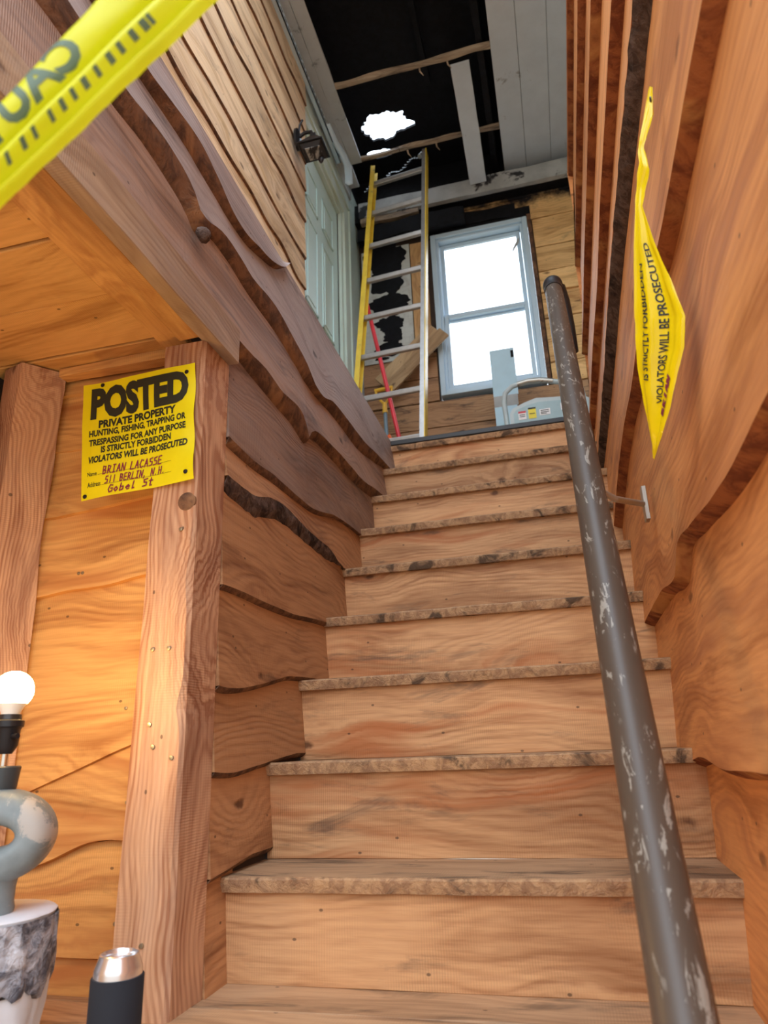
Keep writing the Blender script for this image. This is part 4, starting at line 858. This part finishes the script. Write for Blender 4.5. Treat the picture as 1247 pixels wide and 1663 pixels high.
def wv1(u, v): return 0.003 * math.sin(u * 7 + v * 3) * (1 if u > 0.05 else 0.5) + 0.002 * nz(u * 4, v * 4, 1) + 0.004 * (u > 0.9) * math.sin(v * 14) * (u - 0.9) * 8
C1_ = [(-0.987, 1.184, 0.813), (-0.705, 1.184, 0.820), (-0.691, 1.184, 0.543), (-0.958, 1.184, 0.527)]
S1 = make_S(C1_, (0, -1, 0.0), wv1)
sheet('sign_sheet', S1, M['sign'], sg)
put_text('POSTED', 0.075, 0.945, 0.665, 0.955, S1, sg, M['ink'], bold=0.06, slant=0.0)
put_text('PRIVATE PROPERTY', 0.15, 0.84, 0.585, 0.655, S1, sg, M['ink'], bold=0.045)
put_text('HUNTING, FISHING, TRAPPING OR', 0.07, 0.93, 0.505, 0.572, S1, sg, M['ink'], bold=0.038)
put_text('TRESPASSING FOR ANY PURPOSE', 0.07, 0.93, 0.435, 0.492, S1, sg, M['ink'], bold=0.038)
put_text('IS STRICTLY FORBIDDEN', 0.18, 0.80, 0.365, 0.422, S1, sg, M['ink'], bold=0.038)
put_text('VIOLATORS WILL BE PROSECUTED', 0.06, 0.94, 0.29, 0.347, S1, sg, M['ink'], bold=0.04, slant=0.008)
put_text('Name', 0.06, 0.145, 0.185, 0.22, S1, sg, M['ink'], bold=0.01)
put_text('Address', 0.06, 0.18, 0.095, 0.135, S1, sg, M['ink'], bold=0.01)
def line_on(S, u0, u1, v, w=0.0022):
    rows = [[S(u0 + (u1 - u0) * i / 20, v, 0.0009), S(u0 + (u1 - u0) * i / 20, v + w, 0.0009)] for i in range(21)]
    MB().grid(rows).build('rule_line', M['ink'], sg)
line_on(S1, 0.155, 0.80, 0.188); line_on(S1, 0.19, 0.80, 0.098)
# handwriting as pen strokes
GL = {'B': ['0,0 0,1 .7,.9 .6,.55 .1,.5 .8,.35 .6,0 0,0'], 'R': ['0,0 .1,1 .8,.85 .6,.5 .1,.5 .9,0'], 'I': ['.2,1 .9,1', '.5,1 .4,0', '0,0 .8,0'], 'A': ['0,0 .5,1 .9,0', '.2,.4 .8,.4'],
 'N': ['0,0 .1,1 .8,0 1,1'], 'L': ['.2,1 0,0 .9,0'], 'C': ['.9,.9 .3,1 0,.4 .3,0 .9,.1'], 'S': ['.9,1 .1,.9 .2,.55 .8,.5 .8,.1 0,0'], 'E': ['.9,1 .1,1 0,0 .9,0', '.1,.5 .8,.5'],
 '5': ['.9,1 .2,1 .1,.55 .8,.5 .8,.1 0,0'], '1': ['.5,1 .4,0'], ',': ['.3,.1 .1,-.25'], 'H': ['.1,1 0,0', '.9,1 .8,0', '.1,.5 .9,.5'], '.': ['.3,0 .35,.05'], 'G': ['.9,.9 .3,1 0,.4 .3,0 .9,.1 .9,.5 .5,.5'],
 'o': ['.4,.6 0,.3 .4,0 .8,.3 .4,.6'], 'b': ['.1,1 0,0 .7,.1 .7,.5 .1,.5'], 'e': ['.1,.3 .8,.35 .5,.6 0,.3 .4,0 .8,.1'], 'l': ['.3,1 .2,0 .6,.05'], 't': ['.4,1 .3,0 .7,0', '0,.65 .8,.65']}
def handwrite(txt, u0, v0, cw, ch, S, parent, mat, w=0.0028, eps=0.0012, flipn=1):
    mb = MB(); u = u0
    for c in txt:
        for s in GL.get(c, []):
            pts = [tuple(float(q) for q in p.split(',')) for p in s.split()]
            P = [(u + (a * 0.85 + b * 0.25) * cw, v0 + b * ch + (u - u0) * 0.0) for a, b in pts]
            for (a, b) in zip(P, P[1:]):
                dx, dy = b[0] - a[0], b[1] - a[1]; l = math.hypot(dx, dy) or 1e-6; nx, ny_ = -dy / l * w, dx / l * w; ex_, ey_ = dx / l * w * 0.7, dy / l * w * 0.7
                mb.add([S(a[0] - ex_ + nx, a[1] - ey_ + ny_, eps), S(b[0] + ex_ + nx, b[1] + ey_ + ny_, eps), S(b[0] + ex_ - nx, b[1] + ey_ - ny_, eps), S(a[0] - ex_ - nx, a[1] - ey_ - ny_, eps)], [(0, 1, 2, 3)])
                eps += 0.000004
        u += cw * (1.12 if c != ' ' else 1.0)
    return mb.build('handwriting', mat, parent)
handwrite('BRIAN LACASSE', 0.20, 0.185, 0.036, 0.062, S1, sg, M['penink'], 0.0045)
handwrite('511 BERLIN, N.H.', 0.22, 0.105, 0.030, 0.055, S1, sg, M['penink'], 0.0042)
handwrite('Gobel St', 0.25, 0.025, 0.045, 0.058, S1, sg, M['penink'], 0.005)
for (u, v) in ((0.93, 0.93), (0.17, 0.975), (0.035, 0.03), (0.93, 0.07)):
    c = S1(u, v, 0.001); MB().lathe([(0.0015, 0.002), (0.0042, 0.0015), (0.005, 0)], c, 14, Matrix.Rotation(math.radians(90), 3, 'X')).build('tack', M['black'], sg, smooth=True)

# curled sign on the right wall
sg2 = empty('curled_posted_sign'); sg2.name = 'curled_sign'; tag(sg2, 'creased yellow posted sign peeling off the right wall boards above the handrail', 'sign')
R3 = [Vector(r) for r in CAM_R]
def ray(px, py, y):
    v = Vector((px - 623.5, py - 831.5, F_PX)); d = Vector([r.dot(v) for r in R3]); return d * (y / d.y)
ROW = [((1055, 140), (1060, 142), .86, .86), ((1050, 165), (1062, 190), .87, .865), ((1038, 228), (1050, 222), .885, .88), ((1036, 243), (1046, 240), .89, .885), ((1037, 265), (1057, 275), .895, .885), ((1033, 300), (1051, 302), .91, .90), ((1031, 335), (1044, 334), .92, .91), ((1028, 400), (1064, 392), .94, .92),
       ((1027, 460), (1092, 452), .96, .925), ((1026, 515), (1117, 512), .98, .93), ((1028, 560), (1115, 562), .995, .945), ((1031, 600), (1103, 605), 1.01, .965), ((1040, 645), (1092, 652), 1.025, .985), ((1050, 690), (1078, 700), 1.04, 1.01), ((1057, 722), (1068, 728), 1.05, 1.035), ((1060, 744), (1063, 746), 1.06, 1.06)]
G2 = [(ray(a[0], a[1], ya), ray(b[0], b[1], yb)) for a, b, ya, yb in ROW]
def S2(u, v, e=0.0):   # u: far bottom -> near top along the lettering, v: 1 at the wall-top edge
    f = (1 - u) * (len(G2) - 1); i = min(int(f), len(G2) - 2); t = f - i
    a = G2[i][0].lerp(G2[i + 1][0], t); b = G2[i][1].lerp(G2[i + 1][1], t); w = (b - a).length
    p = b.lerp(a, v); nn = Vector((-1, -0.25, -0.2)).normalized()
    return p + nn * (0.06 * w * math.sin(v * 11 + u * 2) + 0.0015 * nz(u * 25, v * 5, 3) + e)
rows = [[S2(i / 60, j / 24) for i in range(61)] for j in range(25)]
MB().grid(rows).build('sign_sheet', M['sign2'], sg2, smooth=True)
put_text('IS STRICTLY FORBIDDEN', 0.245, 0.50, 0.62, 0.76, S2, sg2, M['ink'], bold=0.02, eps=0.0016)
put_text('VIOLATORS WILL BE PROSECUTED', 0.19, 0.535, 0.36, 0.49, S2, sg2, M['ink'], bold=0.02, eps=0.0016)
handwrite('BRIAN', 0.17, 0.10, 0.016, 0.16, S2, sg2, M['penink'], 0.004, 0.0016)
c = S2(0.965, 0.4, 0.001); MB().lathe([(0.0015, 0.002), (0.004, 0.0015), (0.0045, 0)], c, 14, Matrix.Rotation(math.radians(-90), 3, 'Y')).build('tack', M['black'], sg2, smooth=True)

# ------------------------------------------------------------------ caution tape across the entrance
ct = empty('caution_tape'); tag(ct, 'yellow caution tape stretched and twisted across the entrance, very near', 'tape')
def P(px, py, depth):
    v = Vector(((px - 623.5) / F_PX * depth, (py - 831.5) / F_PX * depth, depth)); return Vector([r.dot(v) for r in R3])
UL, UR, LL, LR = P(-160, 315, 0.50), P(260, -135, 0.56), P(-160, 480, 0.50), P(500, -150, 0.56)
prof_t = [(0.0, 0.018), (0.03, 0.010), (0.08, 0.003), (0.22, 0.0), (0.40, 0.004), (0.52, 0.016), (0.535, 0.004), (0.62, -0.004), (0.72, 0.0), (0.80, 0.006), (0.84, 0.010), (0.86, 0.0), (1.0, 0.006)]
back_n = Vector([r[2] for r in R3])
def TS(u, v, e=0.0):  # u along, v across (0 upper edge, 1 frilled lower edge)
    a = UL.lerp(UR, u); b = LL.lerp(LR, u)
    fr = 0.010 * abs(math.sin(u * 46)) * (1 if u < 0.62 else 0.15) * (v ** 6)
    return a.lerp(b, v - fr) + back_n * (interp(prof_t, v) + 0.0015 * nz(u * 9, v * 3, 2) - e)
rows = [[TS(i / 160, j / 48) for i in range(161)] for j in range(49)]
MB().grid(rows).build('tape_film', M['tape'], ct, smooth=True)
# CAUTION seen from behind: mirrored, its lower half turned out of sight over the top edge
vs, fs = text_mesh('CAUTION', 0.035)
x0 = min(v.x for v in vs); x1 = max(v.x for v in vs)
me = bpy.data.meshes.new('lettering'); me.from_pydata([((v.x - x0) / (x1 - x0), v.y / 0.75, 0) for v in vs], [], fs)
bm = bmesh.new(); bm.from_mesh(me)
for i in range(1, 30): bmesh.ops.bisect_plane(bm, geom=bm.verts[:] + bm.edges[:] + bm.faces[:], plane_co=(i / 30, 0, 0), plane_no=(1, 0, 0))
for i in range(1, 8): bmesh.ops.bisect_plane(bm, geom=bm.verts[:] + bm.edges[:] + bm.faces[:], plane_co=(0, i / 8, 0), plane_no=(0, 1, 0))
for v in bm.verts:
    v.co = TS(0.555 - v.co.x * 0.53, 0.40 - 0.38 * v.co.y, 0.0007)
bm.to_mesh(me); bm.free(); me.materials.append(M['tapeink']); o = bpy.data.objects.new('lettering', me); COL.objects.link(o); o.parent = ct
mb = MB()
for i, (u, wdt) in enumerate(((0.66, .010), (0.64, .016), (0.61, .014), (0.575, .012), (0.545, .014), (0.51, .011), (0.475, .014), (0.445, .011), (0.415, .012), (0.385, .010), (0.34, .010), (0.31, .012), (0.27, .010))):
    mb.grid([[TS(u + 0.004, 0.655, 0.0008), TS(u + wdt + 0.004, 0.655, 0.0008)], [TS(u, 0.70, 0.0008), TS(u + wdt, 0.70, 0.0008)], [TS(u - 0.004, 0.745, 0.0008), TS(u + wdt - 0.004, 0.745, 0.0008)]])
mb.build('folded_lettering', M['tapeink'], ct)
